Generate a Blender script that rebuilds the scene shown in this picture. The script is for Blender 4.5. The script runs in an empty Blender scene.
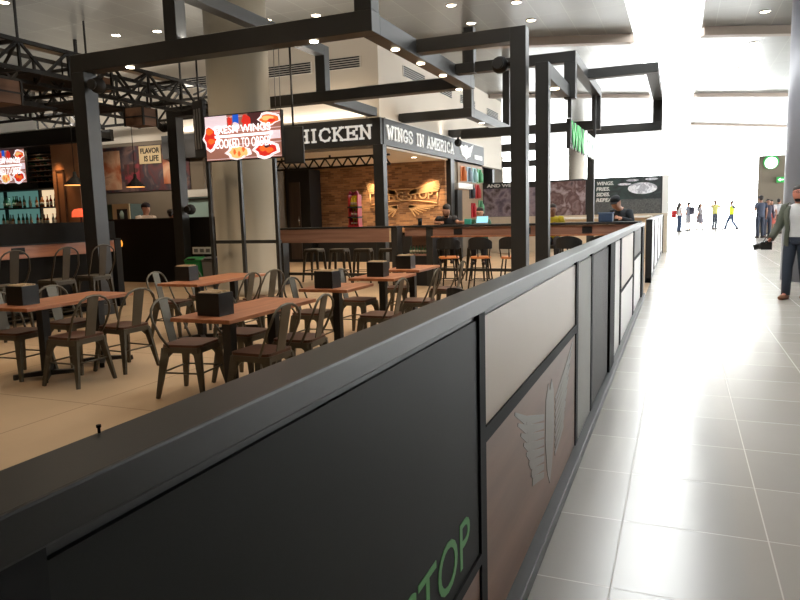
import bpy, bmesh, math, random
from mathutils import Vector, Matrix, Euler
random.seed(7)
PI = math.pi
scene = bpy.context.scene
COL = scene.collection
V = Vector

# ------------------------------------------------------------------ materials
def lin(c):
    return tuple(((x/255)/12.92 if x/255 <= .04045 else ((x/255+.055)/1.055)**2.4) for x in c)

def new_mat(name):
    m = bpy.data.materials.new(name); m.use_nodes = True
    nt = m.node_tree
    return m, nt, nt.nodes['Principled BSDF']

def N(nt, t, **kw):
    n = nt.nodes.new(t)
    for k, v in kw.items(): setattr(n, k, v)
    return n

def math_n(nt, op, a, b=None):
    n = N(nt, 'ShaderNodeMath', operation=op)
    for i, s in enumerate((a, b)):
        if s is None: continue
        if isinstance(s, (int, float)): n.inputs[i].default_value = s
        else: nt.links.new(s, n.inputs[i])
    return n.outputs[0]

def mixc(nt, fac, a, b):
    n = N(nt, 'ShaderNodeMix', data_type='RGBA')
    if isinstance(fac, (int, float)): n.inputs[0].default_value = fac
    else: nt.links.new(fac, n.inputs[0])
    for i, s in ((6, a), (7, b)):
        if isinstance(s, tuple): n.inputs[i].default_value = (*s[:3], 1)
        else: nt.links.new(s, n.inputs[i])
    return n.outputs[2]

def plain(name, rgb, rough=.5, metal=0, vary=.12, scale=6, spec=.5, bump=0):
    m, nt, b = new_mat(name)
    c = lin(rgb)
    tc = N(nt, 'ShaderNodeTexCoord'); no = N(nt, 'ShaderNodeTexNoise')
    no.inputs['Scale'].default_value = scale; no.inputs['Detail'].default_value = 3
    nt.links.new(tc.outputs['Object'], no.inputs['Vector'])
    lo = tuple(x*(1-vary) for x in c); hi = tuple(min(1, x*(1+vary)) for x in c)
    nt.links.new(mixc(nt, no.outputs['Fac'], lo, hi), b.inputs['Base Color'])
    b.inputs['Roughness'].default_value = rough; b.inputs['Metallic'].default_value = metal
    b.inputs['Specular IOR Level'].default_value = spec
    if bump:
        bp = N(nt, 'ShaderNodeBump'); bp.inputs['Strength'].default_value = bump
        nt.links.new(no.outputs['Fac'], bp.inputs['Height']); nt.links.new(bp.outputs[0], b.inputs['Normal'])
    return m

def wood(name, rgb1, rgb2, rough=.45, axis=1, scale=9):
    m, nt, b = new_mat(name)
    tc = N(nt, 'ShaderNodeTexCoord'); mp = N(nt, 'ShaderNodeMapping')
    s = [scale]*3; s[axis] = scale*.08
    mp.inputs['Scale'].default_value = s
    no = N(nt, 'ShaderNodeTexNoise'); no.inputs['Scale'].default_value = 2.2; no.inputs['Detail'].default_value = 6
    nt.links.new(tc.outputs['Object'], mp.inputs[0]); nt.links.new(mp.outputs[0], no.inputs['Vector'])
    rp = N(nt, 'ShaderNodeValToRGB')
    rp.color_ramp.elements[0].position = .32; rp.color_ramp.elements[1].position = .68
    rp.color_ramp.elements[0].color = (*lin(rgb1), 1); rp.color_ramp.elements[1].color = (*lin(rgb2), 1)
    nt.links.new(no.outputs['Fac'], rp.inputs[0]); nt.links.new(rp.outputs[0], b.inputs['Base Color'])
    b.inputs['Roughness'].default_value = rough
    return m

def emit(name, rgb, strength=1.0):
    m, nt, b = new_mat(name)
    b.inputs['Base Color'].default_value = (*lin(rgb), 1)
    b.inputs['Emission Color'].default_value = (*lin(rgb), 1)
    b.inputs['Emission Strength'].default_value = strength
    return m

def grid_mask(nt, ox, oy, sx, sy, w):
    tc = N(nt, 'ShaderNodeTexCoord'); sp = N(nt, 'ShaderNodeSeparateXYZ')
    nt.links.new(tc.outputs['Object'], sp.inputs[0])
    def line(out, o, s):
        f = math_n(nt, 'FRACT', math_n(nt, 'DIVIDE', math_n(nt, 'SUBTRACT', out, o), s))
        return math_n(nt, 'LESS_THAN', f, w/s), math_n(nt, 'FLOOR', math_n(nt, 'DIVIDE', math_n(nt, 'SUBTRACT', out, o), s))
    a, ia = line(sp.outputs[0], ox, sx); c, ic = line(sp.outputs[1], oy, sy)
    g = math_n(nt, 'MAXIMUM', a, c)
    cm = N(nt, 'ShaderNodeCombineXYZ'); nt.links.new(ia, cm.inputs[0]); nt.links.new(ic, cm.inputs[1])
    wn = N(nt, 'ShaderNodeTexWhiteNoise'); nt.links.new(cm.outputs[0], wn.inputs['Vector'])
    return tc, g, wn.outputs['Value']

def tile_mat(name, rgb, grout, o, s, w, rough, vary=.08, noise=.1, nscale=1.5, metal=0, spec=.5, rvary=.08):
    m, nt, b = new_mat(name)
    tc, g, rnd = grid_mask(nt, o[0], o[1], s[0], s[1], w)
    c = lin(rgb)
    no = N(nt, 'ShaderNodeTexNoise'); no.inputs['Scale'].default_value = nscale; no.inputs['Detail'].default_value = 5
    nt.links.new(tc.outputs['Object'], no.inputs['Vector'])
    base = mixc(nt, rnd, tuple(x*(1-vary) for x in c), tuple(x*(1+vary) for x in c))
    n2 = mixc(nt, no.outputs['Fac'], (1-noise,)*3, (1+noise,)*3)
    mu = N(nt, 'ShaderNodeMix', data_type='RGBA', blend_type='MULTIPLY'); mu.inputs[0].default_value = 1
    nt.links.new(base, mu.inputs[6]); nt.links.new(n2, mu.inputs[7])
    nt.links.new(mixc(nt, g, mu.outputs[2], lin(grout)), b.inputs['Base Color'])
    r = math_n(nt, 'ADD', math_n(nt, 'MULTIPLY', no.outputs['Fac'], rvary), rough-rvary/2)
    nt.links.new(math_n(nt, 'ADD', r, math_n(nt, 'MULTIPLY', g, .3)), b.inputs['Roughness'])
    b.inputs['Metallic'].default_value = metal; b.inputs['Specular IOR Level'].default_value = spec
    return m

def brick_mat(name, c1, c2, mortar, scale, rot=(PI/2, 0, 0)):
    m, nt, b = new_mat(name)
    tc = N(nt, 'ShaderNodeTexCoord'); mp = N(nt, 'ShaderNodeMapping')
    mp.inputs['Rotation'].default_value = rot
    br = N(nt, 'ShaderNodeTexBrick'); br.inputs['Scale'].default_value = scale
    br.inputs['Color1'].default_value = (*lin(c1), 1); br.inputs['Color2'].default_value = (*lin(c2), 1)
    br.inputs['Mortar'].default_value = (*lin(mortar), 1); br.inputs['Mortar Size'].default_value = .015
    br.inputs['Row Height'].default_value = .16; br.inputs['Brick Width'].default_value = .6
    nt.links.new(tc.outputs['Object'], mp.inputs[0]); nt.links.new(mp.outputs[0], br.inputs['Vector'])
    no = N(nt, 'ShaderNodeTexNoise'); no.inputs['Scale'].default_value = 2.5; no.inputs['Detail'].default_value = 4
    nt.links.new(tc.outputs['Object'], no.inputs['Vector'])
    mu = N(nt, 'ShaderNodeMix', data_type='RGBA', blend_type='MULTIPLY'); mu.inputs[0].default_value = 1
    nt.links.new(br.outputs['Color'], mu.inputs[6])
    nt.links.new(mixc(nt, no.outputs['Fac'], (.6, .58, .55), (1.3, 1.3, 1.3)), mu.inputs[7])
    nt.links.new(mu.outputs[2], b.inputs['Base Color'])
    bp = N(nt, 'ShaderNodeBump'); bp.inputs['Strength'].default_value = .4; bp.inputs['Distance'].default_value = .02
    nt.links.new(br.outputs['Fac'], bp.inputs['Height']); bp.invert = True
    nt.links.new(bp.outputs[0], b.inputs['Normal'])
    b.inputs['Roughness'].default_value = .85
    return m

def blotch(name, cols, scale, rough=.5, dist=1.0, detail=3):
    m, nt, b = new_mat(name)
    tc = N(nt, 'ShaderNodeTexCoord'); no = N(nt, 'ShaderNodeTexNoise')
    no.inputs['Scale'].default_value = scale; no.inputs['Detail'].default_value = detail; no.inputs['Distortion'].default_value = dist
    nt.links.new(tc.outputs['Object'], no.inputs['Vector'])
    rp = N(nt, 'ShaderNodeValToRGB'); e = rp.color_ramp.elements
    while len(e) < len(cols): e.new(.5)
    for i, c in enumerate(cols):
        e[i].position = .28+.44*i/(len(cols)-1); e[i].color = (*lin(c), 1)
    nt.links.new(no.outputs['Fac'], rp.inputs[0]); nt.links.new(rp.outputs[0], b.inputs['Base Color'])
    b.inputs['Roughness'].default_value = rough
    return m

def glass_mat(name, tint=(.97, .99, 1)):
    m = bpy.data.materials.new(name); m.use_nodes = True; nt = m.node_tree
    nt.nodes.clear(); o = N(nt, 'ShaderNodeOutputMaterial')
    t = N(nt, 'ShaderNodeBsdfTransparent'); t.inputs[0].default_value = (*tint, 1)
    g = N(nt, 'ShaderNodeBsdfGlossy'); g.inputs['Roughness'].default_value = .02
    lw = N(nt, 'ShaderNodeLayerWeight'); lw.inputs[0].default_value = .5
    fac = math_n(nt, 'ADD', math_n(nt, 'MULTIPLY', math_n(nt, 'POWER', lw.outputs['Facing'], 5.0), .35), .03)
    mx = N(nt, 'ShaderNodeMixShader')
    nt.links.new(fac, mx.inputs[0]); nt.links.new(t.outputs[0], mx.inputs[1]); nt.links.new(g.outputs[0], mx.inputs[2])
    nt.links.new(mx.outputs[0], o.inputs[0])
    return m

M = {}
M['black_steel'] = plain('black_steel', (40, 40, 39), .45, .0, .18, 5)
M['stile'] = plain('stile_black', (30, 30, 30), .65, 0, .12, 4, spec=.12)
M['cap_steel'] = plain('cap_steel', (40, 39, 37), .36, 0, .15, 3, spec=.3)
M['charcoal'] = plain('charcoal_panel', (30, 31, 29), .55, 0, .1, 2, spec=.16)
M['beige_panel'] = plain('beige_panel', (188, 168, 148), .3, 0, .06, 2)
M['wood_panel'] = wood('wood_laminate', (106, 72, 54), (132, 94, 72), .4, 1, 3)
M['emblem_grey'] = plain('emblem_grey', (134, 124, 116), .4, 0, .05)
M['green_paint'] = plain('green_paint', (84, 150, 82), .5, 0, .08)
M['rib_light'] = plain('ribbed_light', (176, 174, 168), .45, .1, .05)
M['rib_dark'] = plain('ribbed_dark', (78, 72, 68), .5, 0, .06)
M['white_panel'] = plain('white_panel', (225, 224, 220), .3, 0, .03)
M['kick'] = plain('kick_metal', (58, 58, 58), .4, .1, .08)
M['table_wood'] = wood('table_wood', (146, 88, 56), (182, 118, 78), .38, 1, 8)
M['counter_wood'] = wood('counter_wood', (136, 100, 84), (164, 126, 108), .5, 0, 6)
M['seat_wood'] = wood('seat_wood', (68, 39, 27), (94, 56, 38), .45, 0, 9)
M['orange_seat'] = wood('orange_seat', (190, 112, 60), (222, 146, 88), .4, 0, 9)
M['chair_metal'] = plain('chair_metal', (92, 86, 74), .45, .5, .25, 8)
M['chair_dark'] = plain('chair_dark_metal', (70, 64, 54), .45, .5, .25, 8)
M['pedestal'] = plain('pedestal_iron', (26, 25, 25), .5, .1, .15)
M['holder'] = plain('holder_black', (36, 35, 33), .3, .3, .1)
M['napkin'] = plain('napkin_paper', (206, 180, 146), .8, 0, .1, 40)
M['white_wall'] = plain('white_wall', (206, 197, 184), .8, 0, .04, 1)
M['column'] = plain('column_plaster', (154, 145, 129), .6, 0, .05, 1)
M['grey_column'] = plain('column_grey', (128, 128, 136), .45, .1, .05, 1)
M['vent'] = plain('vent_white', (214, 210, 202), .5)
M['dark'] = plain('vent_dark', (28, 28, 28), .7)
M['sign_black'] = plain('sign_black', (40, 41, 42), .5, 0, .1, 3)
M['sign_white'] = emit('sign_white', (214, 214, 212), .32)
M['matte_black'] = plain('matte_black', (15, 14, 14), .7, 0, .2)
M['black_wall'] = plain('black_wall', (26, 24, 22), .7, 0, .15, 2, spec=.15)
M['brown_dark'] = wood('brown_dark', (54, 42, 34), (72, 57, 46), .6, 2, 5)
M['crate'] = wood('crate_wood', (92, 66, 48), (116, 84, 64), .7, 1, 4)
M['brick'] = brick_mat('brick', (186, 138, 96), (120, 84, 60), (150, 124, 98), 2.6)
M['relief'] = plain('relief_brick', (204, 164, 118), .8, 0, .1, 5)
M['concrete'] = plain('concrete', (118, 108, 94), .8, 0, .12, 2)
M['orange_wall'] = plain('orange_wall', (176, 130, 96), .8, 0, .08, 1)
M['floor_hall'] = tile_mat('floor_hall', (182, 176, 168), (204, 199, 191), (-.224, 2.617), (.6225, .6225), .006, .22, .05, .06, 1.2, spec=.62, rvary=.07)
M['floor_rest'] = tile_mat('floor_rest', (184, 158, 127), (150, 130, 108), (-.9, .4), (1.8, 1.8), .012, .48, .04, .22, 1.3, spec=.35)
M['ceil'] = tile_mat('ceiling_panels', (126, 126, 122), (176, 176, 172), (-1.19, .3), (.62, 1.4), .012, .3, .08, .1, 2.5, metal=.55)
M['beam_brown'] = plain('beam_brown', (150, 136, 124), .5, .1, .06)
M['lamp_on'] = emit('lamp_on', (255, 236, 204), 14)
M['chrome'] = plain('chrome', (200, 200, 200), .15, 1, .02)
M['glass'] = glass_mat('clear_glass')
M['teal_glass'] = plain('teal_pane', (168, 198, 196), .15, 0, .04)
M['green_bin'] = plain('green_plastic', (30, 124, 64), .45, 0, .08)
M['grey_bin'] = plain('grey_plastic', (112, 112, 112), .45, 0, .08)
M['blue_bin'] = plain('blue_plastic', (32, 56, 110), .45, 0, .08)
M['red'] = plain('red_paint', (168, 22, 26), .45)
M['yellow'] = plain('yellow_paint', (226, 206, 44), .45)
M['pink'] = plain('magenta_paint', (150, 22, 66), .45)
M['scr_bg'] = None

# ------------------------------------------------------------------ mesh builder
class MB:
    def __init__(s): s.bm = bmesh.new()
    def _mi(s, fs, mi):
        for f in fs: f.material_index = mi
    def quad(s, pts, mi=0):
        f = s.bm.faces.new([s.bm.verts.new(p) for p in pts]); f.material_index = mi; return s
    def box(s, x0, x1, y0, y1, z0, z1, mi=0):
        if x0 > x1: x0, x1 = x1, x0
        if y0 > y1: y0, y1 = y1, y0
        if z0 > z1: z0, z1 = z1, z0
        v = [s.bm.verts.new(p) for p in ((x0,y0,z0),(x1,y0,z0),(x1,y1,z0),(x0,y1,z0),(x0,y0,z1),(x1,y0,z1),(x1,y1,z1),(x0,y1,z1))]
        for q in ((0,3,2,1),(4,5,6,7),(0,1,5,4),(1,2,6,5),(2,3,7,6),(3,0,4,7)):
            s.bm.faces.new([v[i] for i in q]).material_index = mi
        return s
    def bar(s, p0, p1, w, h, up=(0,0,1), mi=0, w1=None, h1=None):
        p0, p1 = V(p0), V(p1); d = (p1-p0).normalized(); up = V(up)
        if abs(d.dot(up)) > .98: up = V((0,1,0))
        r = d.cross(up).normalized(); u = r.cross(d)
        w1 = w if w1 is None else w1; h1 = h if h1 is None else h1
        v = []
        for p, ww, hh in ((p0, w, h), (p1, w1, h1)):
            for a, b in ((-1,-1),(1,-1),(1,1),(-1,1)): v.append(s.bm.verts.new(p+r*a*ww/2+u*b*hh/2))
        for q in ((3,2,1,0),(4,5,6,7),(0,1,5,4),(1,2,6,5),(2,3,7,6),(3,0,4,7)):
            s.bm.faces.new([v[i] for i in q]).material_index = mi
        return s
    def tube(s, pts, r, n=8, mi=0, cap=True, sy=1.0):
        pts = [V(p) for p in pts]
        rs = r if isinstance(r, (list, tuple)) else [r]*len(pts)
        rings = []; prev = None
        for i, p in enumerate(pts):
            d = (pts[min(i+1, len(pts)-1)]-pts[max(i-1, 0)])
            d = d.normalized() if d.length > 1e-9 else V((0,0,1))
            if prev is None:
                a = V((1,0,0)) if abs(d.x) < .9 else V((0,1,0))
                u = (a-d*a.dot(d)).normalized()
            else:
                u = (prev-d*prev.dot(d)); u = u.normalized() if u.length > 1e-6 else V((1,0,0))
            prev = u; w = d.cross(u)
            rings.append([s.bm.verts.new(p+(u*math.cos(2*PI*k/n)+w*math.sin(2*PI*k/n)*sy)*rs[i]) for k in range(n)])
        for a, b in zip(rings, rings[1:]):
            for k in range(n):
                f = s.bm.faces.new((a[k], a[(k+1)%n], b[(k+1)%n], b[k])); f.material_index = mi; f.smooth = True
        if cap:
            s.bm.faces.new(rings[0][::-1]).material_index = mi; s.bm.faces.new(rings[-1]).material_index = mi
        return s
    def loft(s, rings, mi=0, cap=True):
        R_ = [[s.bm.verts.new(p) for p in r] for r in rings]; n = len(R_[0])
        for a, b in zip(R_, R_[1:]):
            for k in range(n):
                f = s.bm.faces.new((a[k], a[(k+1)%n], b[(k+1)%n], b[k])); f.material_index = mi; f.smooth = True
        if cap:
            s.bm.faces.new(R_[0][::-1]).material_index = mi; s.bm.faces.new(R_[-1]).material_index = mi
        return s
    def lathe(s, prof, c=(0,0,0), n=20, mi=0, cap=True):
        c = V(c)
        return s.loft([[c+V((r*math.cos(2*PI*k/n), r*math.sin(2*PI*k/n), z)) for k in range(n)] for r, z in prof], mi, cap)
    def ball(s, c, r, mi=0, seg=12, rot=None):
        r = (r, r, r) if isinstance(r, (int, float)) else r
        mt = Matrix.Translation(c) @ (rot.to_matrix().to_4x4() if rot else Matrix()) @ Matrix.Diagonal((*r, 1))
        g = bmesh.ops.create_uvsphere(s.bm, u_segments=seg, v_segments=max(6, seg//2+1), radius=1, matrix=mt)
        for f in {f for v in g['verts'] for f in v.link_faces}: f.material_index = mi; f.smooth = True
        return s
    def prism(s, pts, off, mi=0):
        off = V(off); a = [s.bm.verts.new(p) for p in pts]; b = [s.bm.verts.new(V(p)+off) for p in pts]
        n = len(a)
        s.bm.faces.new(a[::-1]).material_index = mi; s.bm.faces.new(b).material_index = mi
        for k in range(n): s.bm.faces.new((a[k], a[(k+1)%n], b[(k+1)%n], b[k])).material_index = mi
        return s
    def mesh(s, mesh, mat4, mi=0):
        n0 = len(s.bm.faces)
        me = mesh.copy(); me.transform(mat4); s.bm.from_mesh(me); bpy.data.meshes.remove(me)
        s.bm.faces.ensure_lookup_table()
        for f in s.bm.faces[n0:]: f.material_index = mi
        return s
    def build(s, name, mats, parent=None, world=True, bevel=0, seg=2):
        if parent is not None and world:
            bmesh.ops.translate(s.bm, verts=s.bm.verts[:], vec=-V(parent['_w']))
        bmesh.ops.recalc_face_normals(s.bm, faces=s.bm.faces[:])
        me = bpy.data.meshes.new(name); s.bm.to_mesh(me); s.bm.free()
        for m in (mats if isinstance(mats, (list, tuple)) else [mats]): me.materials.append(M[m] if isinstance(m, str) else m)
        o = bpy.data.objects.new(name, me); COL.objects.link(o)
        if parent is not None:
            o.parent = parent; o['_w'] = list(parent['_w'])
        else: o['_w'] = [0, 0, 0]
        if bevel:
            b = o.modifiers.new('bevel', 'BEVEL'); b.width = bevel; b.segments = seg; b.limit_method = 'ANGLE'; b.angle_limit = .7
        return o

def T(name, label, cat, loc=(0,0,0), rz=0, group=None):
    o = bpy.data.objects.new(name, None); COL.objects.link(o)
    o.empty_display_size = .1; o.location = loc; o.rotation_euler = (0, 0, rz)
    o['_w'] = list(loc); o['label'] = label; o['category'] = cat
    if group: o['group'] = group
    return o
def tag(o, label, cat, group=None):
    o['label'] = label; o['category'] = cat
    if group: o['group'] = group
    return o
def struct(o): o['kind'] = 'structure'; return o
def copy_tree(o, parent=None):
    c = o.copy(); COL.objects.link(c)
    if parent is not None: c.parent = parent
    for ch in o.children: copy_tree(ch, c)
    return c
def put(proto, i, loc, rz, label, group):
    o = proto if i == 0 else copy_tree(proto)
    o.location = loc; o.rotation_euler = (0, 0, rz); o['label'] = label
    if group: o['group'] = group
    return o

# ------------------------------------------------------------------ lettering
_font_cache = {}
def font_mesh(txt, bold=.0):
    k = (txt, bold)
    if k in _font_cache: return _font_cache[k]
    cu = bpy.data.curves.new('f', 'FONT'); cu.body = txt; cu.size = 1; cu.extrude = .05; cu.offset = bold; cu.resolution_u = 4
    ob = bpy.data.objects.new('f', cu); COL.objects.link(ob)
    dg = bpy.context.evaluated_depsgraph_get()
    me = bpy.data.meshes.new_from_object(ob.evaluated_get(dg))
    bpy.data.objects.remove(ob); bpy.data.curves.remove(cu)
    xs = [v.co.x for v in me.vertices]; ys = [v.co.y for v in me.vertices]
    x0, x1, y0, y1 = min(xs), max(xs), min(ys), max(ys)
    me.transform(Matrix.Diagonal((1/(x1-x0), 1/(y1-y0), 1/.1, 1)) @ Matrix.Translation((-x0, -y0, 0)))
    _font_cache[k] = me
    return me
def frame_mat(o, ux, uy, depth):
    """unit square lettering to world: origin, x edge, y edge"""
    ux, uy = V(ux), V(uy); n = ux.cross(uy).normalized()*depth
    m = Matrix.Identity(4)
    for i in range(3): m[i][0], m[i][1], m[i][2], m[i][3] = ux[i], uy[i], n[i], o[i]
    return m
def add_text(mb, txt, o, ux, uy, depth=.02, bold=.015, mi=0):
    return mb.mesh(font_mesh(txt, bold), frame_mat(o, ux, uy, depth), mi)

SL = {  # slab-serif letters: strokes, serif points
 'C': ([((.92,.72),(.8,.95),(.5,1),(.2,.85),(.1,.5),(.2,.15),(.5,0),(.8,.06),(.92,.25))], []),
 'H': ([((.18,0),(.18,1)),((.82,0),(.82,1)),((.18,.5),(.82,.5))], [(.18,0),(.18,1),(.82,0),(.82,1)]),
 'I': ([((.5,0),(.5,1))], [(.5,0),(.5,1)]),
 'K': ([((.2,0),(.2,1)),((.24,.42),(.8,1)),((.4,.58),(.85,0))], [(.2,0),(.2,1),(.8,1),(.85,0)]),
 'E': ([((.2,0),(.2,1)),((.05,1),(.9,1),(.9,.75)),((.2,.5),(.68,.5)),((.68,.36),(.68,.64)),((.05,0),(.9,0),(.9,.25))], []),
 'N': ([((.18,0),(.18,1)),((.18,1),(.82,0)),((.82,0),(.82,1))], [(.18,0),(.1,1),(.82,1)]),
 'W': ([((.05,1),(.28,0)),((.28,0),(.5,.8)),((.5,.8),(.72,0)),((.72,0),(.95,1))], [(.08,1),(.92,1)]),
 'G': ([((.9,.75),(.78,.95),(.5,1),(.2,.85),(.1,.5),(.2,.15),(.5,0),(.8,.08),(.88,.42)),((.58,.42),(.98,.42))], []),
 'S': ([((.85,.75),(.75,.95),(.5,1),(.22,.92),(.16,.72),(.35,.56),(.68,.44),(.86,.27),(.78,.08),(.5,0),(.22,.06),(.13,.26))], []),
 'A': ([((.12,0),(.48,1)),((.48,1),(.86,0)),((.26,.33),(.74,.33))], [(.12,0),(.86,0)]),
 'M': ([((.12,0),(.12,1)),((.12,1),(.5,.25)),((.5,.25),(.88,1)),((.88,1),(.88,0))], [(.12,0),(.1,1),(.9,1),(.88,0)]),
 'R': ([((.2,0),(.2,1)),((.05,1),(.6,1),(.82,.9),(.85,.75),(.78,.58),(.6,.5),(.2,.5)),((.52,.5),(.88,0))], [(.2,0),(.9,0)]),
}
def slab_text(mb, txt, o, ux, uy, depth=.03, mi=0, gap=.12, space=.55, wt=.19):
    """ux, uy: full width / height vectors"""
    wd = [(.62 if c == 'I' else 1.15 if c in 'MW' else 1) if c != ' ' else space for c in txt]
    tot = sum(wd)+gap*(len(txt)-1); ux, uy = V(ux), V(uy); H_ = uy.length; U_ = ux.length/tot
    n = ux.cross(uy).normalized(); ex, ey = ux.normalized(), uy.normalized(); cx = 0
    th = H_*wt; mbs = [mb]
    for c, w in zip(txt, wd):
        if c == ' ': mb = MB(); mbs.append(mb)
        else:
            P = lambda p: V(o)+ex*(cx+p[0]*w)*U_+ey*(th/2+p[1]*(H_-th))
            st, se = SL[c]
            for poly in st:
                for a, b in zip(poly, poly[1:]):
                    A, B = P(a), P(b); d = (B-A).normalized()
                    mb.bar(A-d*th*.35, B+d*th*.35, th*(.85 if abs(d.dot(ex)) < .5 else .75), depth, n, mi)
            for p in se:
                A = P(p); mb.bar(A-ex*th*1.0, A+ex*th*1.0, th*.7, depth, n, mi)
        cx += w+gap
    return mbs

def wings(mb, c, ux, uz, w, h, nfe=6, depth=.02, mi=0, thick=.02, shield=True, sw=1):
    """spread-wing emblem of feather strips; ux/uz unit vectors"""
    c, ux, uz = V(c), V(ux), V(uz); n = ux.cross(uz)
    for sgn in (-1, 1):
        for k in range(nfe):
            t = k/(nfe-1)
            root = c+ux*sgn*w*.1+uz*h*(.18-.5*t)
            mid = c+ux*sgn*w*(.36-.08*t)+uz*h*(.36-.55*t)
            tip = c+ux*sgn*w*(.5-.24*t)+uz*h*(.52-.72*t)
            mb.bar(root, mid, thick*.8, depth, n, mi, thick*1.2, depth); mb.bar(mid, tip, thick*1.2, depth, n, mi, thick*.4, depth)
    if shield:
        pts = [(-.07,.3),(-.03,.42),(0,.34),(.03,.42),(.07,.3),(.08,-.05),(.045,-.36),(0,-.5),(-.045,-.36),(-.08,-.05)]
        mb.prism([c+ux*a*w*sw+uz*b*h-n*depth/2 for a, b in pts], n*depth, mi)
    return mb

# ------------------------------------------------------------------ camera
H = 1.5
Q = (-0.396040319, -0.127980867, -0.0264826361, 670.792)
def cam_axes(yaw, pitch, roll):
    f = V((math.sin(yaw)*math.cos(pitch), math.cos(yaw)*math.cos(pitch), math.sin(pitch)))
    r = V((math.cos(yaw), -math.sin(yaw), 0)); u = r.cross(f)
    c, s = math.cos(roll), math.sin(roll)
    return c*r+s*u, -s*r+c*u, f
r_, u_, f_ = cam_axes(*Q[:3])
cd = bpy.data.cameras.new('camera'); cam = bpy.data.objects.new('camera', cd); COL.objects.link(cam)
cd.sensor_fit = 'HORIZONTAL'; cd.sensor_width = 36; cd.lens = Q[3]/800*36; cd.clip_start = .02; cd.clip_end = 400
mw = Matrix.Identity(4)
for i in range(3): mw[i][0], mw[i][1], mw[i][2] = r_[i], u_[i], -f_[i]
mw[2][3] = H
cam.matrix_world = mw
scene.camera = cam

# ================================================================== SETTING
ZC = 5.8
struct(MB().box(-.52, 14, -6, 56, -.1, 0).box(-22, -.52, 24.2, 56, -.1, 0).build('floor', 'floor_hall'))
struct(MB().box(-22, -.52, -6, 24.2, -.1, 0).build('floor', 'floor_rest'))
struct(MB().box(-22, -1.19, -6, 56, ZC, ZC+.25).box(.37, 14, -6, 56, ZC, ZC+.25).box(-1.19, .37, -6, 5, ZC, ZC+.25).build('ceiling', 'ceil'))
struct(MB().box(-22.2, -22, -6, 56, -.1, ZC+.25).build('wall_left', 'white_wall'))
struct(MB().box(14, 14.2, -6, 15, -.1, ZC+.25).box(14, 14.2, 15, 56, -.1, .3).box(14, 14.2, 15, 56, 5.2, ZC+.25).build('wall_right', 'white_wall'))
struct(MB().box(14.08, 14.1, 15, 56, .3, 5.2).build('fill_window_3', 'glass'))  # unseen glazing, added and sized to brighten hall and barrier
struct(MB().box(-22.2, 14.2, -6.2, -6, -.1, ZC+.25).build('wall_back', 'white_wall'))
struct(MB().box(-22, 14, 56, 56.03, 0, ZC).build('window_1', 'glass'))
struct(MB().box(-1.19, .37, 5, 56, ZC+.2, ZC+.22).build('window_2', 'glass'))

# kitchen box: white upper volume over the open kitchen
struct(MB().box(-18, -6.7, 15.05, 15.25, 3.7, ZC).box(-6.9, -6.7, 15.25, 27, 3.15, ZC).build('wall_kitchen_upper', 'white_wall'))
struct(MB().box(-13.2, -6.7, 15.25, 24, 3.1, 3.2).build('ceiling', 'white_wall'))
struct(MB().box(-13.2, -6.75, 20, 20.15, 0, 3.1).build('wall_kitchen_back', 'brick'))
struct(MB().box(-6.9, -6.7, 20.5, 24, 0, 3.15).build('wall_kitchen_side', 'concrete'))
struct(MB().box(-18, -12, 15.1, 15.25, 0, 3.7).build('wall_mural', 'concrete'))
struct(MB().box(-12.15, -12.05, 15.25, 20, 0, 3.1).build('wall_kitchen_left', 'concrete'))
struct(MB().box(-22, -15.13, 13.6, 13.75, 0, 3.62).build('wall_bar', 'brown_dark'))
struct(MB().box(-15.13, -14.2, 12.95, 13.2, 0, 3.5).build('wall_bar_end', 'orange_wall'))
struct(MB().box(3.72, 9, 40, 40.2, 0, 3.98).build('wall_far', 'concrete'))
struct(MB().box(-11.2, -7.4, 29.95, 30.15, 0, 3.9).build('wall_far_left', 'white_wall'))

# crossing ceiling beams, gapped at the skylight to imitate its glare
def cbeam(p0, p1, w=.3, h=.28):
    return struct(MB().bar((*p0, ZC-h/2), (*p1, ZC-h/2), w, h).build('trim_1', 'beam_brown'))
cbeam((-6.7, 16.4), (-1.22, 18.5), .25, .2); cbeam((.38, 18.64), (9, 22.6), .25, .2)
cbeam((-6.7, 25.1), (-1.22, 28.45), .25, .12); cbeam((.4, 29.2), (10, 34.6), .25, .12)
cbeam((.45, 39.2), (9, 47), .25, .1)

# round columns
tag(MB().lathe([(.64, 0), (.64, .12), (.59, .13), (.59, ZC)], (-7.95, 11.2, 0), 40).build('round_column', 'column'),
    'thick round beige column behind the bright menu screen', 'column')
tag(MB().lathe([(.75, 0), (.75, ZC)], (2.62, 15.2, 0), 40).build('round_column', 'grey_column'),
    'grey round column at the right edge behind the man with a camera', 'column')
tag(MB().lathe([(.45, 0), (.45, ZC)], (-5.55, 40, 0), 28).build('round_column', 'white_wall'),
    'slim pale round column far behind the food posters', 'column')

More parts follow.
